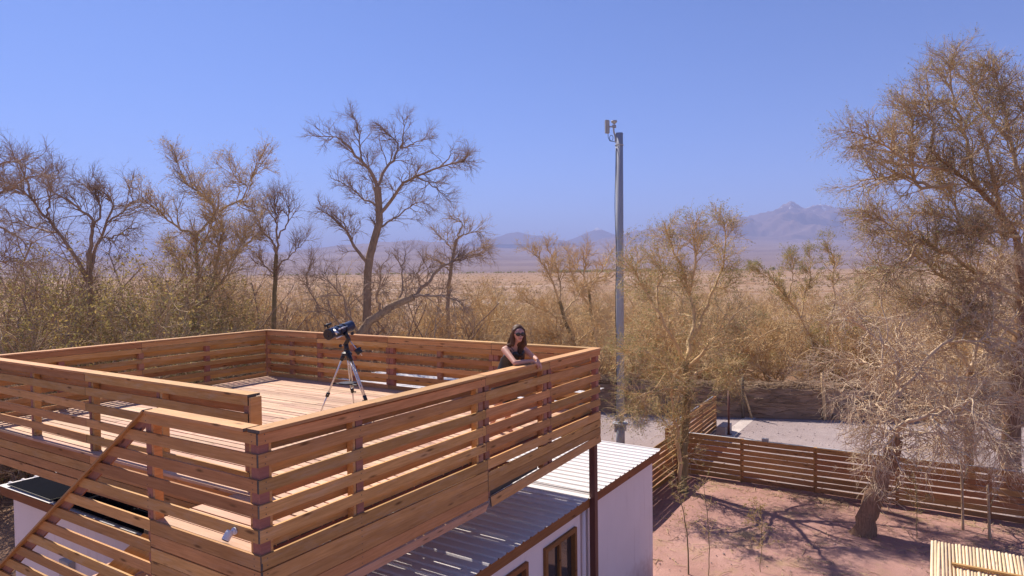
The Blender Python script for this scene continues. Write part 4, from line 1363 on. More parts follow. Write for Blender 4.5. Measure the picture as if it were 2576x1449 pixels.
# ------------------------------------------------------------------ trees: main limbs measured per tree as (right, away, up) in metres from its foot
TREE_SKELETONS = {
 'big_bare': ((18.13, 16.93), [
  (0.270, 0.200, [(0.00,0.00,-0.00), (0.08,0.06,2.54), (0.23,0.14,5.61), (0.30,0.18,7.10), (0.50,0.19,7.72), (0.86,0.21,8.26), (0.83,0.22,8.79), (0.75,0.23,9.31), (0.72,0.25,10.16)]),
  (0.130, 0.020, [(0.72,0.25,10.16), (0.49,0.07,10.83), (0.17,-0.12,11.24), (-0.15,-0.31,11.50), (-0.47,-0.60,12.02), (-0.88,-0.69,12.32), (-1.55,-0.90,12.17)]),
  (0.070, 0.015, [(0.17,-0.12,11.24), (-0.05,0.20,11.93), (-0.09,0.62,12.63), (-0.32,0.73,13.28), (-0.58,0.84,13.57)]),
  (0.120, 0.020, [(0.72,0.25,10.16), (0.98,0.57,10.97), (1.36,0.99,11.57), (1.63,1.30,12.07), (1.36,1.51,12.52), (0.81,1.62,12.97), (0.41,1.73,13.35)]),
  (0.060, 0.015, [(1.63,1.30,12.07), (1.77,1.42,12.77), (1.80,1.54,13.43)]),
  (0.060, 0.012, [(1.63,1.30,12.07), (2.05,1.81,12.29), (2.47,2.22,12.60), (2.81,2.53,12.98)]),
  (0.130, 0.030, [(0.78,0.22,8.92), (1.28,0.03,9.35), (1.80,-0.35,10.04), (2.28,-0.64,10.43), (2.89,-0.94,10.58), (3.63,-1.13,10.76), (4.28,-1.33,10.93), (4.81,-1.53,11.00)]),
  (0.060, 0.015, [(2.49,-0.74,10.48), (3.28,-1.25,10.11), (3.72,-1.46,9.73), (4.06,-1.57,9.31)]),
  (0.060, 0.015, [(3.63,-1.13,10.76), (4.01,-0.72,11.20), (4.17,-0.51,11.71)]),
  (0.080, 0.015, [(0.81,0.21,8.35), (1.44,0.72,8.83), (2.07,1.13,9.38), (2.56,1.44,9.63), (2.87,1.64,9.48)]),
  (0.080, 0.015, [(0.77,0.23,9.27), (0.07,0.84,9.67), (-0.61,1.25,10.17), (-1.24,1.47,10.61), (-1.69,1.57,10.78)]),
  (0.060, 0.012, [(0.74,0.25,9.81), (0.23,1.46,10.50), (-0.07,2.08,11.34), (0.33,2.50,11.96)]),
  (0.130, 0.020, [(0.27,0.17,6.62), (0.10,-0.12,7.09), (-0.22,-0.31,7.46), (-0.46,-0.50,8.10), (-0.77,-0.59,8.53), (-1.30,-0.78,8.95), (-1.70,-0.87,9.16)]),
  (0.060, 0.012, [(-0.46,-0.50,8.10), (-0.68,-0.18,8.64), (-0.75,-0.07,9.18)]),
 ]),
 'leaning': ((15.78, 15.04), [
  (0.260, 0.180, [(0.00,0.00,0.00), (-0.05,0.06,2.29), (0.13,0.10,3.88), (0.77,0.11,4.51), (1.26,0.12,4.86), (1.74,0.13,5.09), (2.39,0.13,5.34)]),
  (0.120, 0.030, [(2.39,0.13,5.34), (2.71,0.34,5.68), (3.04,0.45,5.98), (3.39,0.56,6.40), (3.95,0.67,6.80), (4.91,0.98,7.04)]),
  (0.100, 0.020, [(2.39,0.13,5.34), (3.08,-0.36,5.43), (3.75,-0.77,5.39), (4.46,-1.07,5.13)]),
  (0.080, 0.015, [(1.74,0.13,5.09), (1.90,0.64,5.77), (1.78,0.96,6.42), (1.92,1.18,7.08)]),
  (0.080, 0.015, [(1.09,0.12,4.77), (0.97,-0.36,5.49), (1.25,-0.55,6.11), (1.16,-0.83,6.73)]),
  (0.090, 0.015, [(0.13,0.10,3.88), (-0.22,-0.38,4.87), (-0.29,-0.66,5.51), (-0.85,-0.85,6.14), (-1.25,-1.04,6.30)]),
  (0.070, 0.015, [(-0.04,0.07,2.93), (-0.79,0.61,4.50), (-1.72,1.02,4.98), (-2.31,1.15,6.14), (-1.88,1.18,7.12)]),
  (0.060, 0.012, [(2.71,0.34,5.68), (2.59,-0.14,6.25), (2.88,-0.43,6.87)]),
 ]),
 'golden_leafy': ((11.76, 19.51), [
  (0.200, 0.150, [(0.00,0.00,0.00), (0.01,0.08,3.13), (0.02,0.10,4.06), (-0.00,0.12,4.82), (0.23,0.13,5.24), (0.54,0.14,5.46)]),
  (0.140, 0.030, [(0.54,0.14,5.46), (0.60,0.55,6.19), (0.67,0.88,7.13), (0.72,1.10,8.09), (0.63,1.22,8.82)]),
  (0.130, 0.080, [(0.03,0.12,4.66), (0.21,-0.06,5.59), (0.23,-0.04,6.37), (0.18,-0.02,7.12), (0.20,-0.10,7.86)]),
  (0.080, 0.015, [(0.20,-0.10,7.86), (-0.07,-0.40,8.02), (-0.26,-0.60,8.19), (-0.63,-0.79,8.46), (-1.03,-0.98,8.92), (-1.30,-1.17,9.28)]),
  (0.080, 0.020, [(0.20,-0.10,7.86), (0.50,0.31,8.35), (0.85,0.52,8.80), (0.33,0.73,9.32), (-0.26,0.84,9.64), (-0.87,0.96,10.23), (-1.08,1.08,11.05)]),
  (0.060, 0.012, [(0.85,0.52,8.80), (1.43,0.23,9.03), (2.04,0.03,9.23), (2.35,-0.16,9.67), (1.84,-0.35,10.01), (1.23,-0.54,10.51)]),
  (0.050, 0.012, [(2.35,-0.16,9.67), (2.56,-0.25,10.09), (2.74,-0.33,10.60)]),
  (0.080, 0.015, [(-0.16,0.12,4.67), (-0.63,0.74,5.45), (-0.71,0.96,6.37), (-1.35,1.38,7.17), (-1.76,1.59,7.66)]),
  (0.080, 0.015, [(0.54,0.14,5.46), (1.50,-0.44,6.34), (2.08,-0.72,7.22), (2.47,-0.90,8.10)]),
  (0.070, 0.015, [(0.60,0.55,6.19), (1.15,1.18,7.13), (1.80,1.60,7.78), (1.98,1.81,8.44)]),
  (0.060, 0.012, [(0.18,-0.02,7.12), (0.95,-0.81,7.68), (1.43,-1.19,8.52), (1.24,-1.36,9.52)]),
 ]),
 'twin_stem': ((8.60, 20.75), [
  (0.150, 0.110, [(0.00,0.00,0.00), (-0.03,0.09,3.42), (-0.03,0.14,5.40), (-0.08,0.16,6.40), (-0.07,0.18,7.19)]),
  (0.110, 0.020, [(-0.07,0.18,7.19), (0.11,0.20,8.08), (-0.03,0.21,8.52), (-0.24,-0.08,8.73), (-0.50,-0.28,8.93), (-0.83,-0.37,9.31), (-1.17,-0.46,9.44)]),
  (0.070, 0.015, [(0.11,0.20,8.08), (0.22,0.52,8.62), (0.02,0.73,9.15), (-0.54,0.94,9.61), (-1.10,1.15,9.86)]),
  (0.110, 0.020, [(-0.02,0.16,6.25), (0.03,0.38,7.31), (0.37,0.51,8.26), (0.66,0.62,8.84), (0.45,0.73,9.31), (-0.24,0.84,9.55)]),
  (0.060, 0.012, [(0.37,0.51,8.26), (0.82,0.82,8.64), (1.13,0.93,9.15), (1.01,1.04,9.61)]),
  (0.060, 0.012, [(0.18,0.39,7.68), (0.98,-0.11,7.65), (1.65,-0.40,8.04), (2.10,-0.60,8.16)]),
  (0.120, 0.020, [(-0.06,0.15,5.97), (-0.37,-0.12,7.07), (-0.78,-0.30,7.84), (-1.13,-0.49,8.37), (-1.39,-0.77,9.04), (-1.64,-0.87,9.25), (-1.98,-0.96,9.57), (-2.50,-1.06,9.65)]),
  (0.060, 0.012, [(-1.13,-0.49,8.37), (-1.18,-0.18,8.92), (-1.38,0.04,9.51), (-1.08,0.26,10.24)]),
  (0.060, 0.012, [(-1.39,-0.77,9.04), (-1.78,-0.55,9.85), (-2.02,-0.44,10.31), (-2.47,-0.33,10.72)]),
  (0.060, 0.012, [(-0.78,-0.30,7.84), (-1.82,0.40,7.99), (-2.75,0.70,8.16), (-3.62,0.91,8.33)]),
 ]),
 'edge_arching': ((3.97, 16.85), [
  (0.180, 0.130, [(0.00,0.00,0.00), (-0.16,0.10,4.18), (-0.25,0.14,5.78), (-0.45,0.17,6.95)]),
  (0.100, 0.015, [(-0.45,0.17,6.95), (-0.12,0.20,7.80), (0.16,0.41,8.46), (0.63,0.52,8.78), (1.05,0.63,9.12), (1.47,0.73,9.07)]),
  (0.090, 0.015, [(-0.45,0.17,6.95), (0.02,-0.10,8.19), (0.61,-0.27,9.10), (1.15,-0.37,9.39), (1.56,-0.37,9.28), (1.92,-0.37,9.02)]),
  (0.060, 0.012, [(-0.12,0.20,7.80), (0.03,0.69,7.72), (0.35,0.99,7.52), (0.65,1.17,6.96)]),
  (0.060, 0.012, [(-0.24,0.16,6.31), (0.78,-0.33,6.72), (1.52,-0.63,6.81), (2.27,-0.84,6.59)]),
 ]),
 'slim_pale': ((14.68, 18.63), [
  (0.140, 0.100, [(0.00,0.00,0.00), (0.00,0.07,2.84), (0.04,0.11,4.46), (0.12,0.15,6.05), (0.17,0.18,7.14)]),
  (0.080, 0.015, [(0.17,0.18,7.14), (0.13,-0.01,7.60), (-0.17,-0.20,7.95), (-0.41,-0.29,8.44), (-0.49,-0.38,8.92)]),
  (0.080, 0.015, [(0.17,0.18,7.14), (0.19,0.40,7.81), (0.06,0.51,8.49), (0.02,0.63,9.20), (0.19,0.75,9.85)]),
  (0.060, 0.012, [(0.19,0.40,7.81), (0.52,0.71,8.50), (0.57,0.83,9.01), (0.24,0.94,9.70)]),
  (0.060, 0.012, [(0.14,0.16,6.48), (0.88,-0.22,7.12), (1.35,-0.42,7.36), (1.63,-0.51,7.75)]),
  (0.050, 0.012, [(0.14,0.15,6.15), (-0.56,0.57,6.83), (-0.97,0.78,7.34)]),
  (0.050, 0.012, [(0.06,0.51,8.49), (-0.51,1.03,9.21), (-0.67,1.24,9.75)]),
 ]),
 'small_rounded': ((25.00, 17.31), [
  (0.160, 0.100, [(0.00,0.00,-0.00), (-0.08,0.06,2.58), (-0.16,0.12,4.71), (0.08,0.17,6.84), (0.22,0.19,7.45), (0.39,0.20,8.07)]),
  (0.080, 0.015, [(0.39,0.20,8.07), (0.70,0.52,8.89), (0.40,0.63,9.25), (-0.04,0.74,9.44)]),
  (0.070, 0.015, [(0.39,0.20,8.07), (1.08,-0.09,8.40), (1.72,-0.29,8.49), (2.04,-0.39,8.27)]),
  (0.070, 0.015, [(0.22,0.19,7.45), (-0.38,0.70,8.14), (-0.84,1.01,8.49)]),
  (0.070, 0.015, [(0.08,0.17,6.84), (0.90,0.78,7.27), (1.76,1.09,7.70), (2.29,1.28,7.26)]),
  (0.060, 0.012, [(-0.03,0.16,6.41), (-0.70,-0.42,7.05), (-1.08,-0.72,7.26)]),
 ]),
 'golden_forked': ((25.88, 10.31), [
  (0.150, 0.100, [(0.00,0.00,-0.00), (0.06,0.04,1.65), (-0.03,0.07,2.67), (-0.31,0.09,3.43), (-0.59,0.10,4.16), (-0.74,0.12,4.82)]),
  (0.090, 0.015, [(-0.74,0.12,4.82), (-1.11,-0.25,5.83), (-1.53,-0.43,6.70), (-1.95,-0.52,7.12), (-2.42,-0.61,7.41)]),
  (0.080, 0.015, [(-0.74,0.12,4.82), (-0.61,0.44,5.65), (-0.82,0.66,6.54), (-1.21,0.78,7.34), (-1.39,0.90,7.84)]),
  (0.080, 0.015, [(-0.31,0.09,3.43), (-1.05,0.70,4.16), (-2.02,1.01,4.56), (-2.82,1.33,5.16)]),
  (0.080, 0.015, [(-0.59,0.10,4.16), (0.18,0.92,4.93), (0.62,1.34,5.52), (1.27,1.65,5.91)]),
  (0.060, 0.012, [(-0.03,0.07,2.67), (-1.32,-0.52,3.28), (-2.28,-0.91,3.62)]),
  (0.060, 0.012, [(-0.03,0.07,2.67), (1.11,0.49,3.56), (1.76,0.90,4.12)]),
 ]),
 'golden_upright': ((32.68, 12.66), [
  (0.150, 0.100, [(0.00,0.00,0.00), (0.08,0.06,2.54), (-0.07,0.10,4.20), (-0.15,0.13,5.17)]),
  (0.090, 0.015, [(-0.15,0.13,5.17), (-0.47,0.15,6.04), (-0.31,0.48,7.04), (-0.13,0.70,8.00)]),
  (0.080, 0.015, [(-0.15,0.13,5.17), (0.61,0.65,6.08), (1.16,1.08,7.03), (1.44,1.29,7.64)]),
  (0.080, 0.015, [(-0.07,0.10,4.20), (-0.93,-0.37,5.17), (-1.29,-0.64,6.34), (-1.42,-0.82,7.26)]),
  (0.060, 0.012, [(-0.47,0.15,6.04), (-1.03,0.97,6.82), (-1.35,1.40,7.80)]),
 ]),
 'fence_corner': ((15.07, 1.41), [
  (0.170, 0.130, [(0.00,0.00,0.00), (0.04,0.02,0.76), (0.06,0.04,1.55), (0.13,0.06,2.23), (0.15,0.07,2.79), (0.15,0.08,3.24), (0.11,0.09,3.70)]),
  (0.110, 0.050, [(-0.03,-0.05,0.16), (-0.14,-0.08,0.91), (-0.20,-0.11,1.70), (-0.29,-0.14,2.39), (-0.35,-0.23,2.91)]),
  (0.050, 0.015, [(-0.35,-0.23,2.91), (-0.39,-0.32,3.31), (-0.25,-0.51,3.62), (-0.14,-0.71,3.59)]),
  (0.120, 0.020, [(0.11,0.09,3.70), (0.36,0.41,4.23), (0.50,0.62,4.90), (0.42,0.74,5.59), (0.22,0.86,6.29), (-0.07,0.88,7.00), (-0.29,0.89,7.70)]),
  (0.090, 0.015, [(0.36,0.41,4.23), (0.82,0.92,4.87), (1.24,1.14,5.57), (1.51,1.26,6.28), (1.74,1.38,7.12), (1.60,1.50,7.97)]),
  (0.090, 0.015, [(0.11,0.09,3.70), (-0.30,-0.29,4.31), (-0.75,-0.58,5.00), (-1.11,-0.76,5.66), (-1.44,-0.85,6.20), (-1.88,-0.93,6.74)]),
  (0.080, 0.015, [(0.14,0.09,3.47), (0.47,-0.50,4.10), (0.87,-0.78,4.67), (1.15,-1.07,5.12), (1.54,-1.17,5.33)]),
  (0.070, 0.015, [(0.15,0.08,3.02), (-0.50,-0.41,3.66), (-1.00,-0.70,4.03), (-1.59,-1.00,4.18), (-1.93,-1.11,3.78)]),
  (0.070, 0.015, [(0.15,0.07,2.79), (-0.42,-0.52,3.07), (-1.05,-0.92,3.04), (-1.63,-1.13,2.93), (-1.86,-1.24,2.53)]),
  (0.070, 0.015, [(0.15,0.08,3.13), (0.86,0.88,3.34), (1.57,1.29,3.40), (1.99,1.48,3.00), (2.14,1.56,2.50)]),
  (0.070, 0.015, [(0.42,0.74,5.59), (0.52,0.46,6.40), (0.42,0.28,7.08), (0.51,0.19,7.64)]),
  (0.070, 0.015, [(-0.75,-0.58,5.00), (-0.76,-0.16,5.64), (-0.52,0.15,6.19), (-0.64,0.37,6.76)]),
  (0.060, 0.012, [(0.50,0.62,4.90), (0.15,1.33,5.09), (-0.24,1.73,5.32), (-0.68,1.95,5.81)]),
 ]),
 'dark_stemmed': ((37.63, 1.13), [
  (0.160, 0.100, [(0.00,0.00,0.00), (-0.04,0.02,0.78), (-0.07,0.04,1.68), (-0.24,0.06,2.36)]),
  (0.140, 0.080, [(0.27,0.20,-0.04), (0.37,0.32,0.96), (0.61,0.45,2.08), (1.02,0.58,3.20), (1.42,0.71,4.33)]),
  (0.100, 0.015, [(-0.24,0.06,2.36), (-0.96,-0.31,3.52), (-1.74,-0.58,4.65), (-2.47,-0.77,5.32), (-3.16,-0.85,5.99), (-3.96,-0.94,6.22)]),
  (0.080, 0.015, [(-0.96,-0.31,3.52), (-0.55,0.12,4.83), (-0.06,0.45,5.95), (-0.08,0.68,7.08)]),
  (0.080, 0.015, [(1.42,0.71,4.33), (1.23,0.54,5.70), (1.30,0.47,6.84), (0.82,0.39,7.74)]),
  (0.080, 0.015, [(1.02,0.58,3.20), (2.25,1.00,4.08), (3.22,1.33,5.21), (3.87,1.45,5.89)]),
  (0.080, 0.015, [(-0.07,0.04,1.46), (-0.81,0.85,2.05), (-1.79,1.26,2.49), (-2.63,1.49,3.41)]),
  (0.080, 0.015, [(0.37,0.32,0.96), (1.03,-0.56,1.74), (1.72,-0.94,2.43), (2.61,-1.12,3.09)]),
  (0.070, 0.015, [(-1.74,-0.58,4.65), (-1.54,-0.65,5.97), (-1.68,-0.72,7.07)]),
 ]),
 'leaning_trunk': ((14.19, -3.19), [
  (0.340, 0.240, [(0.00,0.00,0.00), (0.17,0.01,0.56), (0.43,0.03,1.17), (0.70,0.05,1.82), (0.85,0.06,2.24)]),
  (0.140, 0.050, [(0.85,0.06,2.24), (0.98,0.27,2.79), (1.13,0.49,3.63), (1.16,0.61,4.24), (1.29,0.72,4.77)]),
  (0.070, 0.020, [(1.16,0.61,4.24), (0.77,0.41,4.42), (0.20,0.22,4.81), (-0.19,0.13,5.12), (-0.44,0.14,5.59)]),
  (0.060, 0.015, [(1.28,0.71,4.58), (1.39,0.82,4.96), (1.27,0.93,5.30)]),
  (0.120, 0.030, [(0.85,0.06,2.24), (0.76,-0.33,2.76), (1.20,-0.73,2.96), (1.74,-0.92,3.28), (2.33,-1.02,3.39), (3.00,-1.12,3.30)]),
  (0.100, 0.030, [(1.06,0.38,3.17), (1.74,0.70,3.79), (2.58,0.91,4.45), (3.03,1.03,5.13), (3.61,1.15,5.81), (4.39,1.26,6.50)]),
  (0.070, 0.020, [(1.20,-0.73,2.96), (1.10,-1.03,2.79), (1.20,-1.24,2.61), (1.37,-1.34,2.29)]),
  (0.070, 0.020, [(0.99,0.27,2.62), (0.31,-0.22,3.11), (-0.30,-0.52,3.36), (-0.89,-0.71,3.54)]),
  (0.060, 0.020, [(1.13,0.49,3.63), (0.93,1.00,3.86), (0.49,1.30,3.97), (-0.58,1.40,3.90)]),
  (0.060, 0.020, [(0.76,-0.33,2.76), (0.11,-0.83,2.61), (-0.32,-1.14,2.34), (-0.46,-1.25,1.94)]),
  (0.060, 0.020, [(0.85,0.06,2.24), (2.04,0.85,2.18), (3.00,1.25,2.17), (4.01,1.55,1.88), (4.70,1.63,1.33)]),
  (0.070, 0.020, [(1.74,0.70,3.79), (2.51,1.29,3.39), (3.58,1.69,3.42), (4.74,1.99,3.56)]),
  (0.070, 0.020, [(2.58,0.91,4.45), (2.82,0.41,4.49), (3.27,0.12,4.61), (3.77,-0.09,4.44)]),
  (0.060, 0.020, [(1.74,-0.92,3.28), (1.90,-1.33,2.97), (2.09,-1.54,2.50), (2.18,-1.65,2.02)]),
 ]),
 'tall_leafy': ((18.67, -6.33), [
  (0.300, 0.200, [(0.00,0.00,0.00), (0.07,0.03,1.19), (0.25,0.08,3.32), (0.43,0.12,4.91), (0.39,0.15,5.97)]),
  (0.160, 0.040, [(0.39,0.15,5.97), (0.28,0.18,7.04), (-0.33,-0.11,7.75), (-1.10,-0.29,8.27), (-1.85,-0.48,8.77), (-2.51,-0.57,9.37)]),
  (0.090, 0.020, [(-1.10,-0.29,8.27), (-1.09,0.03,9.15), (-1.10,0.25,9.93), (-1.23,0.47,10.72), (-1.26,0.59,11.62), (-1.15,0.60,12.10)]),
  (0.080, 0.015, [(-1.85,-0.48,8.77), (-2.68,-0.68,8.80), (-3.25,-0.77,9.04), (-3.80,-0.87,9.33), (-4.45,-0.96,9.62), (-4.84,-0.96,9.72)]),
  (0.080, 0.015, [(-1.85,-0.49,8.46), (-2.65,-0.29,8.29), (-2.81,-0.18,8.83), (-2.84,-0.17,9.26), (-2.61,-0.05,9.99), (-2.76,0.07,10.64)]),
  (0.070, 0.015, [(-2.40,-0.39,8.38), (-2.94,-0.08,8.74), (-3.57,0.12,8.67), (-4.16,0.21,8.48)]),
  (0.140, 0.030, [(0.39,0.15,5.97), (0.93,0.59,7.49), (0.88,0.82,8.71), (0.71,1.05,9.85), (0.57,1.18,10.99), (0.43,1.30,11.92)]),
  (0.090, 0.020, [(0.71,1.05,9.85), (0.19,1.26,10.57), (-0.18,1.38,11.28), (0.01,1.50,11.87)]),
  (0.120, 0.020, [(0.44,0.13,5.34), (-0.99,-0.45,6.10), (-2.00,-0.74,6.52), (-2.93,-0.92,7.02), (-3.68,-1.02,7.33), (-4.43,-1.11,7.58)]),
  (0.080, 0.015, [(-0.99,-0.45,6.10), (-1.45,-0.06,5.79), (-2.05,0.16,6.22), (-2.78,0.38,7.09), (-3.48,0.48,7.32)]),
  (0.090, 0.020, [(0.39,0.15,5.97), (0.30,1.07,6.86), (-0.09,1.48,7.33), (-0.58,1.80,7.82), (-1.15,2.00,7.96)]),
  (0.090, 0.020, [(0.28,0.18,7.04), (-1.20,-1.02,7.20), (-1.91,-1.33,6.99), (-2.62,-1.52,7.18)]),
  (0.090, 0.020, [(0.32,0.11,4.38), (-0.97,-0.58,4.98), (-1.89,-0.87,5.11), (-2.61,-1.06,5.43), (-3.27,-1.16,5.44)]),
  (0.080, 0.020, [(0.26,0.10,3.85), (0.05,0.70,3.99), (-0.40,1.01,4.52), (-0.82,1.22,4.85)]),
  (0.090, 0.020, [(0.93,0.59,7.49), (1.75,0.81,8.37), (2.40,0.93,9.26), (2.72,1.05,10.16)]),
  (0.090, 0.020, [(0.44,0.13,5.34), (1.59,0.45,6.17), (2.55,0.57,6.81)]),
  (0.070, 0.015, [(-0.33,-0.11,7.75), (-1.04,-0.79,8.31), (-1.35,-1.08,8.97), (-1.68,-1.26,9.62)]),
  (0.070, 0.015, [(-0.09,1.48,7.33), (-0.47,1.60,8.15), (-0.74,1.72,8.85), (-1.20,1.74,9.44)]),
  (0.070, 0.015, [(-2.93,-0.92,7.02), (-3.29,-1.04,6.53), (-3.91,-1.24,6.24), (-4.45,-1.35,6.15)]),
  (0.070, 0.015, [(0.88,0.82,8.71), (1.53,1.24,9.54), (1.58,1.46,10.49), (1.33,1.58,11.31)]),
  (0.060, 0.015, [(-2.51,-0.57,9.37), (-2.28,-0.35,10.02), (-2.42,-0.24,10.56), (-2.24,-0.12,11.11)]),
 ]),
 'dry_tangle': ((19.92, -5.50), [
  (0.160, 0.100, [(0.00,0.00,0.00), (-0.01,0.03,1.12), (-0.09,0.06,2.28), (0.04,0.08,3.31)]),
  (0.090, 0.015, [(0.04,0.08,3.31), (-0.68,-0.30,4.06), (-1.48,-0.68,4.66), (-2.15,-0.87,5.12), (-2.70,-1.06,5.79)]),
  (0.090, 0.015, [(0.04,0.08,3.31), (0.56,0.50,4.19), (0.59,0.73,5.12), (0.98,0.95,6.06), (0.89,1.17,6.91)]),
  (0.090, 0.015, [(-0.09,0.06,2.28), (-1.28,-0.72,3.11), (-2.18,-1.11,3.62), (-3.00,-1.40,3.89)]),
  (0.090, 0.015, [(-0.09,0.06,2.28), (0.19,-0.52,3.17), (0.46,-0.91,3.78), (0.85,-1.10,4.13)]),
  (0.080, 0.015, [(0.04,0.08,3.31), (1.31,0.90,4.02), (2.07,1.12,4.72), (2.84,1.33,5.18)]),
  (0.080, 0.015, [(-0.04,0.04,1.58), (-0.28,0.65,1.92), (-0.75,1.06,2.21), (-1.24,1.25,2.05)]),
  (0.080, 0.015, [(-0.04,0.04,1.58), (0.00,-0.94,2.26), (0.36,-1.33,2.66), (0.74,-1.54,2.59)]),
  (0.070, 0.015, [(-0.68,-0.30,4.06), (-0.62,0.32,4.92), (-0.72,0.54,5.73), (-0.34,0.76,6.56)]),
  (0.070, 0.015, [(0.56,0.50,4.19), (0.69,-0.28,4.94), (0.85,-0.66,5.74), (0.82,-0.84,6.51)]),
 ]),
}
def unit(a):
    return a / (np.linalg.norm(a, axis=-1, keepdims=True) + 1e-9)

def grow(P0, D, L, K, wig, trop, g, curl=0.0):
    """grow N shoots: start points, directions, lengths; trop is a pull along z"""
    N = len(P0)
    P = np.zeros((N, K, 3))
    P[:, 0] = P0
    d = unit(D)
    bend = g.normal(0, curl, (N, 3))
    for i in range(1, K):
        d = unit(d + g.normal(0, wig, (N, 3)) + bend + np.array([0, 0, trop]))
        P[:, i] = P[:, i - 1] + d * (L / (K - 1))[:, None]
    return P

def sprout(P, Rr, per, smin, ang, Lr, rr, K, wig, trop, g, lenfall=0.5, curl=0.0, tip=False):
    """children along polylines P; returns polylines and radii"""
    N, Kp, _ = P.shape
    if np.isscalar(per):
        per = np.full(N, per)
    idx = np.repeat(np.arange(N), per)
    s = smin + (1 - smin) * g.uniform(0, 1, len(idx)) ** 0.85
    f = s * (Kp - 1)
    i0 = np.clip(f.astype(int), 0, Kp - 2)
    fr = (f - i0)[:, None]
    p = P[idx, i0] * (1 - fr) + P[idx, i0 + 1] * fr
    t = unit(P[idx, i0 + 1] - P[idx, i0])
    rad = Rr[idx, i0] * (1 - fr[:, 0]) + Rr[idx, i0 + 1] * fr[:, 0]
    rand = unit(g.normal(0, 1, (len(idx), 3)))
    perp = unit(rand - t * (rand * t).sum(1, keepdims=True))
    a = np.radians(g.normal(ang, 14, len(idx)))[:, None]
    d = t * np.cos(a) + perp * np.sin(a)
    L = g.uniform(*Lr, len(idx)) * (1 - lenfall * s)
    r = np.minimum(rad * 0.75, rr * g.uniform(0.75, 1.25, len(idx)))
    Q = grow(p, d, L, K, wig, trop, g, curl)
    return Q, r[:, None] * np.linspace(1, 0.42, K)

def leaves(P, per, size, g, spread=0.03, droop=0.3):
    """small leaf quads scattered along the polylines"""
    N, K, _ = P.shape
    n = int(N * per)
    i = g.integers(0, N, n)
    f = g.uniform(0.15, 1, n) * (K - 1)
    j = np.clip(f.astype(int), 0, K - 2)
    w = (f - j)[:, None]
    c = P[i, j] * (1 - w) + P[i, j + 1] * w + g.normal(0, spread, (n, 3))
    a = unit(g.normal(0, 1, (n, 3)) + np.array([0, 0, -droop]))
    b = unit(np.cross(a, g.normal(0, 1, (n, 3))))
    s = size * g.uniform(0.6, 1.4, n)[:, None]
    v = np.stack([c - a * s - b * s * .28, c + a * s * .2 - b * s * .4, c + a * s, c - a * s * .2 + b * s * .4], 1).reshape(-1, 3)
    return v, np.arange(n * 4).reshape(-1, 4)

def build_tree(name, base, limbs, label, cat, seed, bark, twig, leaf=None, l1=(2.6, (0.9, 2.2)), l2=(7, (0.5, 1.1)), l3=(7, (0.25, 0.6)), trop=0.02, trop3=0.05, wig=0.14,
               leafn=0, leafsize=0.03, r=(0.020, 0.009, 0.0055), frame_yaw=True, group=None, curl=0.03, K3=4, rs=0.66, rs0=0.8, rootflare=True, lump=0.0, ang=(48, 46, 44)):
    g = np.random.default_rng(seed)
    root = empty(name, (base[0], base[1], GROUND), label, cat, group)
    R_, F_ = np.array(R0), np.array(F0)
    def to_w(p):
        p = np.asarray(p, float)
        return p[:, :1] * R_ + p[:, 1:2] * F_ + np.stack([np.zeros(len(p)), np.zeros(len(p)), p[:, 2]], 1)
    K = 14
    LP, LR = [], []
    for (ra, rb, pts) in limbs:
        w = to_w(pts)
        LP.append(resample(w, K, 0.030 if len(LP) else 0.018, g))
        LR.append(np.linspace(ra, rb, K) * (rs if len(LR) else rs0))
    LP, LR = np.array(LP), np.array(LR)
    LR[0, 0] *= 1.25
    LP[0, 0, 2] -= 0.12
    loc = Matrix.Translation(root.location)
    # thick limbs, with lumpy cross-sections
    thick = LR[:, 0] > 0.105
    thick[0] = True
    v, q = tubes(LP[thick], LR[thick], 12)
    if lump:
        nv = v.reshape(-1, 12, 3)
        c = nv.mean(1, keepdims=True)
        ph = g.uniform(0, 6.28)
        fac = 1 + lump * (np.sin(np.arange(12) * 2.6 + ph)[None, :, None] * 0.5 + g.normal(0, .45, (nv.shape[0], 12, 1)))
        v = (c + (nv - c) * fac).reshape(-1, 3)
    trunk = link('trunk', npmesh('trunk', v, q), bark, root, loc, smooth=True)
    lens = np.linalg.norm(np.diff(LP, axis=1), axis=2).sum(1)
    per1 = np.maximum(2, (lens * l1[0]).astype(int))
    per1[0] = max(1, int(per1[0] * 0.35))
    P1, R1 = sprout(LP, LR, per1, 0.18, ang[0], l1[1], r[0], 9, wig, trop, g, 0.62, curl)
    # the first limb is the bole: drop shoots from its lower part
    P2, R2 = sprout(P1, R1, l2[0], 0.12, ang[1], l2[1], r[1], 5, wig * 1.3, trop, g, 0.4, curl)
    Pt, Rt = sprout(LP, LR, (lens * 1.4).astype(int) + 2, 0.5, ang[1], l2[1], r[1], 5, wig * 1.2, trop, g, 0.3, curl)
    P2 = np.concatenate([P2, Pt])
    R2 = np.concatenate([R2, Rt])
    P3, R3 = sprout(P2, R2, l3[0], 0.1, ang[2], l3[1], r[2], K3, wig * 1.2, trop3, g, 0.3, curl)
    parts = [tubes(P1, R1, 5), tubes(P2, R2, 3)]
    if (~thick).any():
        parts.insert(0, tubes(LP[~thick], LR[~thick], 7))
    v, q = join(parts)
    tag(link('branches', npmesh('branches', v, q), twig, root, loc, smooth=True), kind='stuff')
    v, q = ribbons(P3, R3, g)
    crown = tag(link('crown', npmesh('crown', v, q), twig, root, loc), kind='stuff')
    if leaf and leafn:
        src = P3
        v, q = leaves(src, leafn, leafsize, g)
        tag(link('foliage', npmesh('foliage', v, q), leaf, crown, loc), kind='stuff')
    return root

T = TREE_SKELETONS
def tree(key, name, label, **kw):
    base, limbs = T[key]
    return build_tree(name, base, limbs, label, 'tree', **kw)

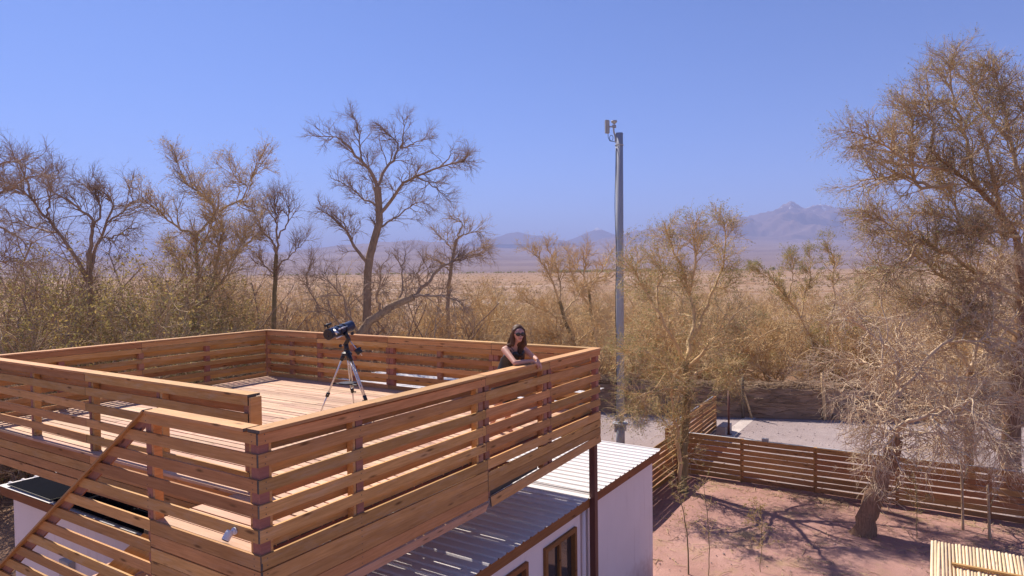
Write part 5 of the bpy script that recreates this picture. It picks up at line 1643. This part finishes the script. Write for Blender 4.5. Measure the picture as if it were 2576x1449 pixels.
FAR = dict(l1=(4.6, (0.6, 1.8)), l2=(7, (0.4, 0.95)), l3=(5, (0.22, 0.5)), r=(.020, .0115, .0072), ang=(34, 36, 38))
NEAR = dict(l1=(6.0, (0.5, 1.7)), l2=(9, (0.35, 0.9)), l3=(6, (0.2, 0.5)), r=(.014, .0078, .0046), ang=(38, 38, 40))
tree('big_bare', 'algarrobo_tree', 'tallest bare tree with crooked trunk and spreading dark crown behind the telescope', seed=1, bark='bark', twig='twig_dark', trop=0.02, lump=.10, **FAR)
tree('leaning', 'fallen_leaning_tree', 'low tree with a leaning trunk and dark tangled branches below the tallest tree', seed=2, bark='bark', twig='twig_dark', trop=0.02, lump=.12, wig=.18, curl=.06, **dict(FAR, l1=(4.2, (0.8, 2.0))))
tree('golden_leafy', 'leafy_tree', 'broad tree with rust-golden leaf haze in its crown left of the slim pale trunk', seed=3, bark='bark', twig='twig_mid', leaf='leaf_dry', leafn=1.8, leafsize=.026, trop=0.05, lump=.1, **dict(FAR, l1=(7.0, (0.6, 1.9))))
tree('twin_stem', 'bare_tree', 'bare dark tree with several stems leaning out over yellow-green bushes', seed=4, bark='bark', twig='twig_dark', trop=0.01, curl=.05, lump=.1, **dict(FAR, l1=(5.0, (0.7, 2.1)), r=(.018, .0105, .0068)))
tree('edge_arching', 'arching_tree', 'tree at the edge of the grove with long thin arching bare branches', seed=5, bark='bark', twig='twig_dark', trop=-0.01, curl=.06, lump=.1, **dict(FAR, l1=(4.0, (0.5, 1.4)), r=(.014, .008, .0052)))
tree('slim_pale', 'slim_tree', 'slim tree with a straight greenish trunk between the leafy tree and the tallest tree', seed=6, bark='bark_green', twig='twig_dark', trop=0.05, lump=.06, **FAR)
tree('small_rounded', 'small_tree', 'small pale rounded bare tree rising beside the far grey-blue cone mountain', seed=8, bark='bark', twig='twig_mid', trop=0.03, lump=.1, **dict(FAR, r=(.024, .014, .0095)))
tree('golden_forked', 'golden_tree', 'golden twiggy tree with a bent trunk behind the woman', seed=9, bark='bark_green', twig='twig_gold', leaf='leaf_dry', leafn=1.2, leafsize=.026, trop=0.05, lump=.08, **dict(FAR, l1=(5.0, (0.5, 1.5)), r=(.023, .0135, .009)))
tree('golden_upright', 'golden_tree', 'upright golden tree with red-brown twigs beside the steel pole', seed=10, bark='bark_green', twig='twig_gold', trop=0.06, lump=.08, **dict(FAR, l1=(5.0, (0.5, 1.5)), r=(.026, .015, .010)))
tree('fence_corner', 'forked_tree', 'forked tree with grey-green double trunk at the fence corner and feathery golden-olive crown', seed=11, bark='bark_green', twig='twig_gold', leaf='leaf_olive', leafn=3.4, leafsize=.021, trop=0.02, trop3=0.0, curl=.06, lump=.14, **dict(NEAR, l1=(5.0, (0.5, 1.5))))
tree('dark_stemmed', 'desert_tree', 'tree with dark multiple stems and grey-green skirts beyond the brush fence', seed=12, bark='bark', twig='twig_gold', leaf='leaf_olive', leafn=3.4, leafsize=.034, trop=0.05, lump=.1, **dict(FAR, l1=(5.0, (0.5, 1.5)), r=(.026, .015, .010)))
tree('leaning_trunk', 'drooping_tree', 'tree with a thick leaning fissured trunk and pale drooping dry branches in the yard', seed=13, bark='bark_red', twig='twig_pale', trop=-0.07, trop3=-0.06, curl=.10, wig=.2, lump=.18, rs=.5, rs0=.66, **dict(NEAR, l1=(9.0, (0.6, 1.9)), l2=(7, (.35, .95)), l3=(4, (.2, .5)), ang=(46, 42, 40), r=(.021, .0115, .0068)))
tree('dry_tangle', 'dry_tree', 'dry pale tangled tree standing on the gravel behind the long slatted fence', seed=15, bark='bark_red', twig='twig_pale', trop=-0.01, trop3=-.02, curl=.08, wig=.18, lump=.12, **dict(NEAR, l1=(9.0, (0.6, 2.0)), l2=(7, (.35, .95)), l3=(4, (.2, .5)), ang=(44, 42, 40), r=(.021, .0115, .0068)))
tree('tall_leafy', 'tall_tree', 'tall dense brown and olive tree towering over the long slatted fence', seed=14, bark='bark_red', twig='twig_mid', leaf='leaf_olive', leafn=1.3, leafsize=.022, trop=0.02, curl=.06, lump=.12, **dict(NEAR, l1=(9.0, (0.6, 1.8)), l2=(8, (.35, .9)), l3=(5, (.2, .5)), r=(.019, .0095, .0056)))

# ------------------------------------------------------------------ bushes: three kinds, then placed one by one
def bush_proto(name, seed, twig, leaf, leafn, leafsize, h=3.0, stems=14, l1=(9, (0.5, 1.2)), l2=(5, (0.25, 0.65)), l3=3, spread=0.6, r=(.013, .0085, .006), trop=0.04):
    g = np.random.default_rng(seed)
    az = g.uniform(0, 2 * np.pi, stems)
    el = g.uniform(0.12, spread * 1.6, stems)
    d = np.stack([np.cos(az) * np.sin(el), np.sin(az) * np.sin(el), np.cos(el)], 1)
    L = h * g.uniform(0.65, 1.05, stems)
    P0 = np.stack([np.cos(az), np.sin(az), np.zeros(stems)], 1) * g.uniform(0.02, 0.18, stems)[:, None]
    P0[:, 2] = -0.1
    P = grow(P0, d, L, 9, 0.13, 0.02, g, 0.03)
    Rr = np.full(stems, 0.035)[:, None] * np.linspace(1, 0.3, 9)
    P1, R1 = sprout(P, Rr, l1[0], 0.12, 48, l1[1], r[0], 7, .15, trop, g, 0.3, .04)
    P2, R2 = sprout(P1, R1, l2[0], 0.1, 46, l2[1], r[1], 5, .16, trop, g, 0.3, .04)
    P3, R3 = sprout(P2, R2, l3, 0.1, 44, (0.18, 0.45), r[2], 3, .18, .03, g, 0.2, .04)
    v, q = join([tubes(P, Rr, 5), tubes(P1, R1, 3)])
    stems_me = npmesh('stems', v, q)
    stems_me.materials.append(M[twig])
    v, q = join([tubes(P2, R2, 3), ribbons(P3, R3, g)])
    tw = npmesh('twigs', v, q)
    tw.materials.append(M[twig])
    lf = None
    if leaf:
        v, q = leaves(P3, leafn, leafsize, g)
        lf = npmesh('foliage', v, q)
        lf.materials.append(M[leaf])
    return stems_me, tw, lf

KINDS = {
    'olive': [bush_proto('o', 100 + i, 'twig_mid', 'leaf_yellow', 5.0, .022, 3.0) for i in range(2)],
    'dark': [bush_proto('d', 110 + i, 'twig_dark', None, 0, 0, 3.0, spread=.75, stems=11, l1=(8, (0.5, 1.3)), l2=(4, (0.3, 0.7))) for i in range(2)],
    'gold': [bush_proto('g', 120 + i, 'twig_gold', 'leaf_dry', 1.0, .022, 3.0, r=(.018, .011, .0075)) for i in range(3)],
    'green': [bush_proto('n', 130 + i, 'twig_mid', 'leaf_olive', 5.0, .026, 3.0) for i in range(1)],
}
def bush_label(kind, px, depth, sc):
    if kind == 'olive':
        if px < 450:
            return ('tall yellow-green leafy bush below the bare many-stemmed tree', 'tall leafy bushes in the grove') if sc > 2.05 else ('leafy bush at the foot of the bare many-stemmed tree', 'lower leafy bushes in the grove')
        return ('low leafy bush showing just over the back railing of the deck', 'low leafy bushes over the back railing')
    if kind == 'dark':
        if px < 160:
            return ('tangled dark bush under the thin arching branches at the edge of the grove', 'dark bushes under the arching tree')
        if px < 700:
            return ('tangled dark bush around the trunk of the rust-golden leafy tree', 'dark bushes round the leafy tree')
        return ('tangled dark bush around the trunk of the tallest bare tree', 'dark bushes round the tallest tree')
    if kind == 'green':
        return ('grey-green bush right behind the brush fence', 'grey-green bushes near the brush fence') if depth < 45 else ('grey-green bush out on the golden plain', 'grey-green bushes out on the plain')
    if px < 1000:
        return ('dry golden bush in the back of the grove of trees', 'golden bushes in the grove')
    if px < 1260:
        return ('dry golden bush below the small pale rounded tree', 'golden bushes below the small rounded tree')
    if depth > 57:
        return ('small far-off dry golden bush on the open plain', 'far golden bushes on the open plain')
    if px < 1600:
        return ('dry golden bush between the woman and the steel pole', 'golden bushes behind the woman and the pole')
    if px < 2180:
        return ('dry golden bush behind the brush fence and the gravel lot', 'golden bushes behind the brush fence')
    return ('dry golden bush half hidden behind the drooping pale tree', 'golden bushes behind the drooping tree')

def place_bush(kind, px, depth, sc, zs=1.0):
    """px gives the bearing (1691.4 units to the tangent, 1288 straight ahead), depth the metres away on the plain"""
    a = (px - 1288) / 1691.4 * depth
    p = Vector((CAM.x, CAM.y, 0)) + R0 * a + F0 * depth
    lab, grp = bush_label(kind, px, depth, sc)
    o = empty('leafy_bush' if kind in ('olive', 'green') else 'dry_bush', (p.x, p.y, GROUND), lab, 'bush', grp)
    o.rotation_euler = (0, 0, random.uniform(0, 6.28))
    o.scale = (sc, sc, sc * zs)
    o['_local'] = 1
    st, tw, lf = random.choice(KINDS[kind])
    link('stems', st, None, o)
    c = tag(link('twigs', tw, None, o), kind='stuff')
    if lf:
        tag(link('foliage', lf, None, c), kind='stuff')
    return o

random.seed(21)
for (kd, px, dp, sc) in [
    # grove behind the deck, left to right
    ('olive', 235, 21, 2.15), ('olive', 330, 22, 2.2), ('olive', 290, 25, 2.4), ('olive', 160, 23, 2.15), ('olive', 390, 25, 2.0), ('olive', 90, 26, 2.2), ('olive', 440, 31, 2.1), ('olive', 200, 30, 2.7), ('olive', 350, 31, 2.6),
    ('dark', 20, 20, 2.15), ('dark', 90, 20, 2.0), ('dark', -40, 22, 2.4), ('dark', 130, 28, 2.7), ('dark', 30, 29, 2.9), ('dark', 480, 30, 2.2), ('dark', 560, 27, 2.0), ('dark', 620, 30, 2.2), ('dark', 410, 33, 2.7), ('dark', 290, 34, 2.8),
    ('olive', 600, 24, 1.6), ('olive', 520, 23, 1.6), ('gold', 560, 33, 2.6), ('gold', 500, 36, 2.6), ('dark', 660, 34, 1.9), ('dark', 740, 33, 1.7), ('dark', 800, 30, 1.75), ('dark', 860, 28, 1.6), ('dark', 980, 31, 1.8), ('dark', 1050, 29, 1.6),
    ('dark', 1010, 36, 2.1), ('olive', 850, 24, 1.2), ('olive', 760, 25, 1.2), ('dark', 1120, 33, 1.9), ('gold', 780, 40, 2.2), ('gold', 720, 46, 2.2), ('gold', 820, 38, 2.2), ('gold', 660, 42, 2.4),
    ('gold', 1100, 38, 2.1), ('gold', 1170, 36, 2.0), ('gold', 1220, 40, 2.1), ('gold', 1150, 45, 2.2), ('gold', 1060, 44, 2.0), ('gold', 940, 50, 2.0)]:
    place_bush(kd, px, dp, sc)
for (kd, px, dp, sc) in [
    # plain behind the woman, the pole and the gravel lot
    ('gold', 1690, 36, 2.3), ('gold', 1770, 37, 2.2), ('gold', 1840, 38, 1.7), ('gold', 1600, 37, 2.0), ('gold', 1420, 34, 2.0), ('gold', 1320, 34, 1.8), ('gold', 1495, 33, 1.8), ('gold', 1950, 36, 1.7), ('gold', 2130, 38, 1.9), ('gold', 1255, 33, 1.7),
    ('gold', 1340, 33, 1.35), ('gold', 1375, 40, 1.7), ('gold', 1410, 45, 1.8), ('gold', 1500, 37, 1.6), ('gold', 1580, 41, 1.8), ('gold', 1540, 52, 2.0),
    ('gold', 1660, 44, 1.8), ('gold', 1840, 45, 1.7), ('gold', 1920, 50, 1.8), ('gold', 1970, 44, 1.5),
    ('gold', 2010, 52, 1.8), ('gold', 2110, 46, 1.6), ('gold', 2200, 36, 1.5), ('gold', 2260, 42, 1.9), ('gold', 2320, 36, 1.7), ('gold', 2400, 34, 1.8), ('gold', 2500, 36, 1.9), ('gold', 2570, 32, 1.8),
    ('green', 1255, 52, 1.5), ('green', 1330, 34, .75), ('green', 1620, 48, 1.2), ('green', 1830, 40, 0.8), ('green', 2040, 39, 0.95), ('green', 2075, 38.6, 0.85), ('green', 1910, 41, .7), ('green', 1470, 60, 1.4), ('green', 2130, 55, 1.2),
    ('gold', 1260, 62, 1.7), ('gold', 1310, 75, 1.6), ('gold', 1480, 80, 1.7), ('gold', 1600, 70, 1.6), ('gold', 1760, 65, 1.7), ('gold', 1690, 85, 1.7), ('gold', 1850, 75, 1.7), ('gold', 1930, 90, 1.6), ('gold', 2050, 80, 1.7),
    ('gold', 2150, 70, 1.7), ('gold', 2240, 85, 1.8), ('gold', 2340, 70, 1.9), ('gold', 2440, 60, 1.9), ('gold', 1400, 100, 1.7), ('gold', 1560, 110, 1.6), ('gold', 1800, 110, 1.6), ('gold', 1980, 120, 1.6)]:
    place_bush(kd, px, dp, sc * 0.92)

# ------------------------------------------------------------------ saplings and stakes in the yard
def sapling(name, pts, label, seed, leafn=5, r=.018):
    g = np.random.default_rng(seed)
    b = np.array(pts[0])
    o = empty(name, pts[0], label, 'sapling')
    P = resample(pts, 12, .01, g)[None]
    Rr = np.linspace(r, .005, 12)[None]
    P1, R1 = sprout(P, Rr, 22, .30, 60, (.25, .75), .005, 6, .12, .0, g, .45, .05)
    P2, R2 = sprout(P1, R1, 5, .2, 50, (.08, .22), .0035, 4, .1, .0, g)
    v, q = tubes(P, Rr, 6)
    link('stem', npmesh('stem', v, q), 'bark_green', o)
    v, q = join([tubes(P1, R1, 3), tubes(P2, R2, 3)])
    c = link('twigs', npmesh('twigs', v, q), 'twig_gold', o)
    v, q = leaves(P2, leafn, .016, g, .012)
    link('foliage', npmesh('foliage', v, q), 'leaf_yellow', c)
sapling('thin_sapling', [(10.05, -.35, GROUND), (10.12, -.30, -3.3), (10.15, -.22, -2.7), (10.2, -.05, -2.2), (10.3, .05, -1.75)], 'thin bending sapling with sparse yellow leaves beside the white house wall', 61)
sapling('thin_sapling', [(10.2, -.72, GROUND), (10.3, -.70, -3.4), (10.45, -.62, -2.7), (10.6, -.5, -2.1)], 'spindly sapling with reddish twigs on the bare soil next to the bending sapling', 62, 3, .010)
sapling('thin_sapling', [(10.9, -1.6, GROUND), (10.95, -1.62, -3.5), (11.05, -1.6, -3.0), (11.1, -1.55, -2.6)], 'faint grey-green seedling on the open pink soil of the yard', 63, 6, .008)
sapling('thin_sapling', [(14.6, -4.3, GROUND), (14.62, -4.3, -3.2), (14.7, -4.25, -2.4)], 'slender green sapling growing behind the leaning trunk', 64, 6, .012)
for i, (px, py, hh, lab) in enumerate(((15.67, -5.22, 1.9, 'crooked wooden stake with peeling bark under the drooping tree'), (15.23, -5.72, 1.3, 'shorter yellowish stake near the crooked stake by the long fence'))):
    st = empty('wooden_stake', (px, py, GROUND), lab, 'stake')
    tube_obj('shaft', [(px, py, GROUND - .1), (px + .05, py + .02, GROUND + hh * .5), (px - .02, py + .05, GROUND + hh)], .032, .024, 'twig_mid', st, 8, n=8)
    tube_obj('side_twig', [(px + .05, py + .02, GROUND + hh * .55), (px + .18, py - .1, GROUND + hh * .8)], .015, .008, 'bark_green', st, 6)

# ------------------------------------------------------------------ ground cover nobody could count
def tufts(name, centres, per, h, spread, mat, g, wid=.006, lean=.5):
    c = np.repeat(centres, per, 0)
    n = len(c)
    b = c + np.concatenate([g.normal(0, spread, (n, 2)), np.zeros((n, 1))], 1)
    d = unit(np.concatenate([g.normal(0, lean, (n, 2)), np.ones((n, 1))], 1))
    L = h * g.uniform(.4, 1.2, n)[:, None]
    s = unit(np.cross(d, unit(g.normal(0, 1, (n, 3))))) * wid
    v = np.stack([b - s, b + s, b + d * L], 1).reshape(-1, 3)
    o = link(name, npmesh(name, v, np.arange(n * 3).reshape(-1, 3)), mat)
    return tag(o, kind='stuff')
g = np.random.default_rng(77)
def field(n, d0, d1, x0, x1):
    d = np.sqrt(g.uniform(d0 ** 2, d1 ** 2, n))
    px = g.uniform(x0, x1, n)
    a = (px - 1288) / 1691.4 * d
    p = np.array([CAM.x, CAM.y, 0]) + np.outer(a, np.array(R0)) + np.outer(d, np.array(F0))
    p[:, 2] = GROUND
    return p
f1 = field(5200, 30, 75, 1100, 2700)
keep = f1[:, 0] + 0.42 * f1[:, 1] > 28.0
tag(tufts('dry_grass', f1[keep], 22, .42, .22, 'grass', g, .007, .45), 'dry golden grass covering the plain beyond the brush fence', 'grass')
f2 = field(3000, 22, 60, -100, 1250)
f2 = f2[(f2[:, 1] > 14.5) | (f2[:, 0] > 24)]
tag(tufts('dry_grass', f2, 14, .40, .22, 'grass', g, .007, .5), 'dry grass under the grove behind the deck', 'grass')
f3 = np.stack([g.uniform(10.2, 16.6, 420), g.uniform(-7.5, 1.9, 420), np.full(420, GROUND + .01)], 1)
tag(tufts('yard_weeds', f3, 7, .07, .07, 'grass', g, .004, 1.0), 'sparse dry weeds and straw scattered over the yard soil', 'weeds')
# fallen twigs, pods and stones on the yard soil
nl = 900
lx = np.concatenate([g.uniform(9.9, 16.5, nl - 260), g.uniform(15.9, 16.65, 260)])
ly = np.concatenate([g.uniform(-8, 1.9, nl - 260), g.uniform(-8, 1.9, 260)])
c_ = np.stack([lx, ly, np.full(nl, GROUND + .035)], 1)
th_ = g.uniform(0, 6.28, nl)
ln_ = g.uniform(.05, .42, nl)
d_ = np.stack([np.cos(th_), np.sin(th_), g.normal(0, .05, nl)], 1)
P_ = c_[:, None, :] + d_[:, None, :] * (ln_[:, None] * np.linspace(-.5, .5, 4))[:, :, None] + g.normal(0, .008, (nl, 4, 3))
v_, q_ = tubes(P_, g.uniform(.003, .008, nl)[:, None] * np.ones(4), 3)
tag(link('fallen_twigs', npmesh('fallen_twigs', v_, q_), 'twig_mid'), 'fallen twigs littering the yard soil under the trees', 'twigs', kind='stuff')
def stones(name, pts, smin, smax, mat, label):
    n = len(pts)
    o = np.array([(1, 0, 0), (0, 1, 0), (-1, 0, 0), (0, -1, 0), (0, 0, 1), (0, 0, -1)], float)
    s_ = g.uniform(smin, smax, (n, 1, 1)) * g.uniform(.5, 1.2, (n, 6, 1)) * np.array([1, 1, .6])
    rot = g.uniform(0, 6.28, n)
    ov = np.repeat(o[None], n, 0) * s_
    x_ = ov[:, :, 0] * np.cos(rot)[:, None] - ov[:, :, 1] * np.sin(rot)[:, None]
    y_ = ov[:, :, 0] * np.sin(rot)[:, None] + ov[:, :, 1] * np.cos(rot)[:, None]
    v_ = (pts[:, None, :] + np.stack([x_, y_, ov[:, :, 2]], -1)).reshape(-1, 3)
    fc = np.array([(0, 1, 4), (1, 2, 4), (2, 3, 4), (3, 0, 4), (1, 0, 5), (2, 1, 5), (3, 2, 5), (0, 3, 5)])
    f_ = (fc[None] + (np.arange(n) * 6)[:, None, None]).reshape(-1, 3)
    tag(link(name, npmesh(name, v_, f_), mat), label, 'stones', kind='stuff')
stones('pebbles', np.stack([g.uniform(9.8, 16.5, 500), g.uniform(-8, 1.9, 500), np.full(500, GROUND + .03)], 1), .008, .03, 'gravel', 'small pebbles strewn over the pink yard soil')
stones('roadside_stones', np.stack([g.uniform(17, 26.5, 900), g.uniform(-9, 8, 900), np.full(900, GROUND + .01)], 1), .012, .045, 'gravel', 'loose stones strewn over the gravel lot')
# low scrub dotting the plain further out
def scrub():
    n = 5200
    p = np.concatenate([field(900, 60, 110, -300, 2900), field(2500, 110, 420, -300, 2900), field(1800, 420, 1500, -300, 2900)])
    r = g.uniform(.35, 1.1, n)
    r[2500:] *= 1.5
    per = 22
    c = np.repeat(p, per, 0)
    R_ = np.repeat(r, per)[:, None]
    off = unit(g.normal(0, 1, (n * per, 3))) * R_ * g.uniform(.3, 1, (n * per, 1))
    off[:, 2] = np.abs(off[:, 2]) * .9
    a = unit(g.normal(0, 1, (n * per, 3)) + [0, 0, .8])
    b = unit(np.cross(a, g.normal(0, 1, (n * per, 3))))
    s = R_ * .35
    v = np.stack([c + off - b * s * .35, c + off + b * s * .35, c + off + a * s], 1).reshape(-1, 3)
    o = link('desert_scrub', npmesh('desert_scrub', v, np.arange(len(v)).reshape(-1, 3)), 'scrub')
    tag(o, 'low dry scrub dotted over the distant plain', 'scrub', kind='stuff')
scrub()
# a far line of dark trees at the foot of the fan
def treeline():
    pts = []
    for (x0, x1, n, d, h) in ((1390, 1560, 170, 1900, 9), (1575, 1680, 80, 2000, 8), (1830, 1910, 34, 1800, 7), (1935, 1990, 5, 1800, 11), (1990, 2080, 16, 1850, 9), (2180, 2420, 120, 1800, 9), (700, 1380, 160, 2200, 7), (-100, 700, 130, 2200, 6)):
        px = g.uniform(x0, x1, n)
        dd = d * g.uniform(.95, 1.05, n)
        a = (px - 1288) / 1691.4 * dd
        p = np.array([CAM.x, CAM.y, 0]) + np.outer(a, np.array(R0)) + np.outer(dd, np.array(F0))
        p[:, 2] = GROUND
        pts.append(np.concatenate([p, (h * g.uniform(.6, 1.1, n))[:, None]], 1))
    p = np.concatenate(pts)
    per = 40
    c = np.repeat(p[:, :3], per, 0)
    h = np.repeat(p[:, 3], per)[:, None]
    n = len(c)
    off = unit(g.normal(0, 1, (n, 3))) * h * .5 * g.uniform(.4, 1, (n, 1))
    off[:, 2:] += h * .5
    a = unit(g.normal(0, 1, (n, 3)))
    b = unit(np.cross(a, g.normal(0, 1, (n, 3))))
    s = h * .16
    v = np.stack([c + off - b * s, c + off + b * s, c + off + a * s * 1.3], 1).reshape(-1, 3)
    o = link('far_tree_line', npmesh('far_tree_line', v, np.arange(len(v)).reshape(-1, 3)), 'leaf_olive')
    tag(o, 'dark far-off line of trees along the foot of the mountain fan', 'trees', kind='stuff')
treeline()

# ------------------------------------------------------------------ the air between here and the mountains
hz = link('haze', boxes_mesh('haze', [(20000, 15000, 1275, 160000, 160000, 2570)]), None)
hm = bpy.data.materials.new('haze')
hm.use_nodes = True
ht = hm.node_tree
ht.nodes.remove(ht.nodes['Principled BSDF'])
pv = ht.nodes.new('ShaderNodeVolumePrincipled')
pv.inputs['Color'].default_value = (0.54, 0.60, 1.0, 1)
pv.inputs['Density'].default_value = 5.2e-5
pv.inputs['Anisotropy'].default_value = 0.0
ht.links.new(pv.outputs[0], ht.nodes['Material Output'].inputs['Volume'])
hz.data.materials.append(hm)
tag(hz, 'pale lavender haze hanging in the air over the desert plain', 'haze', kind='stuff')
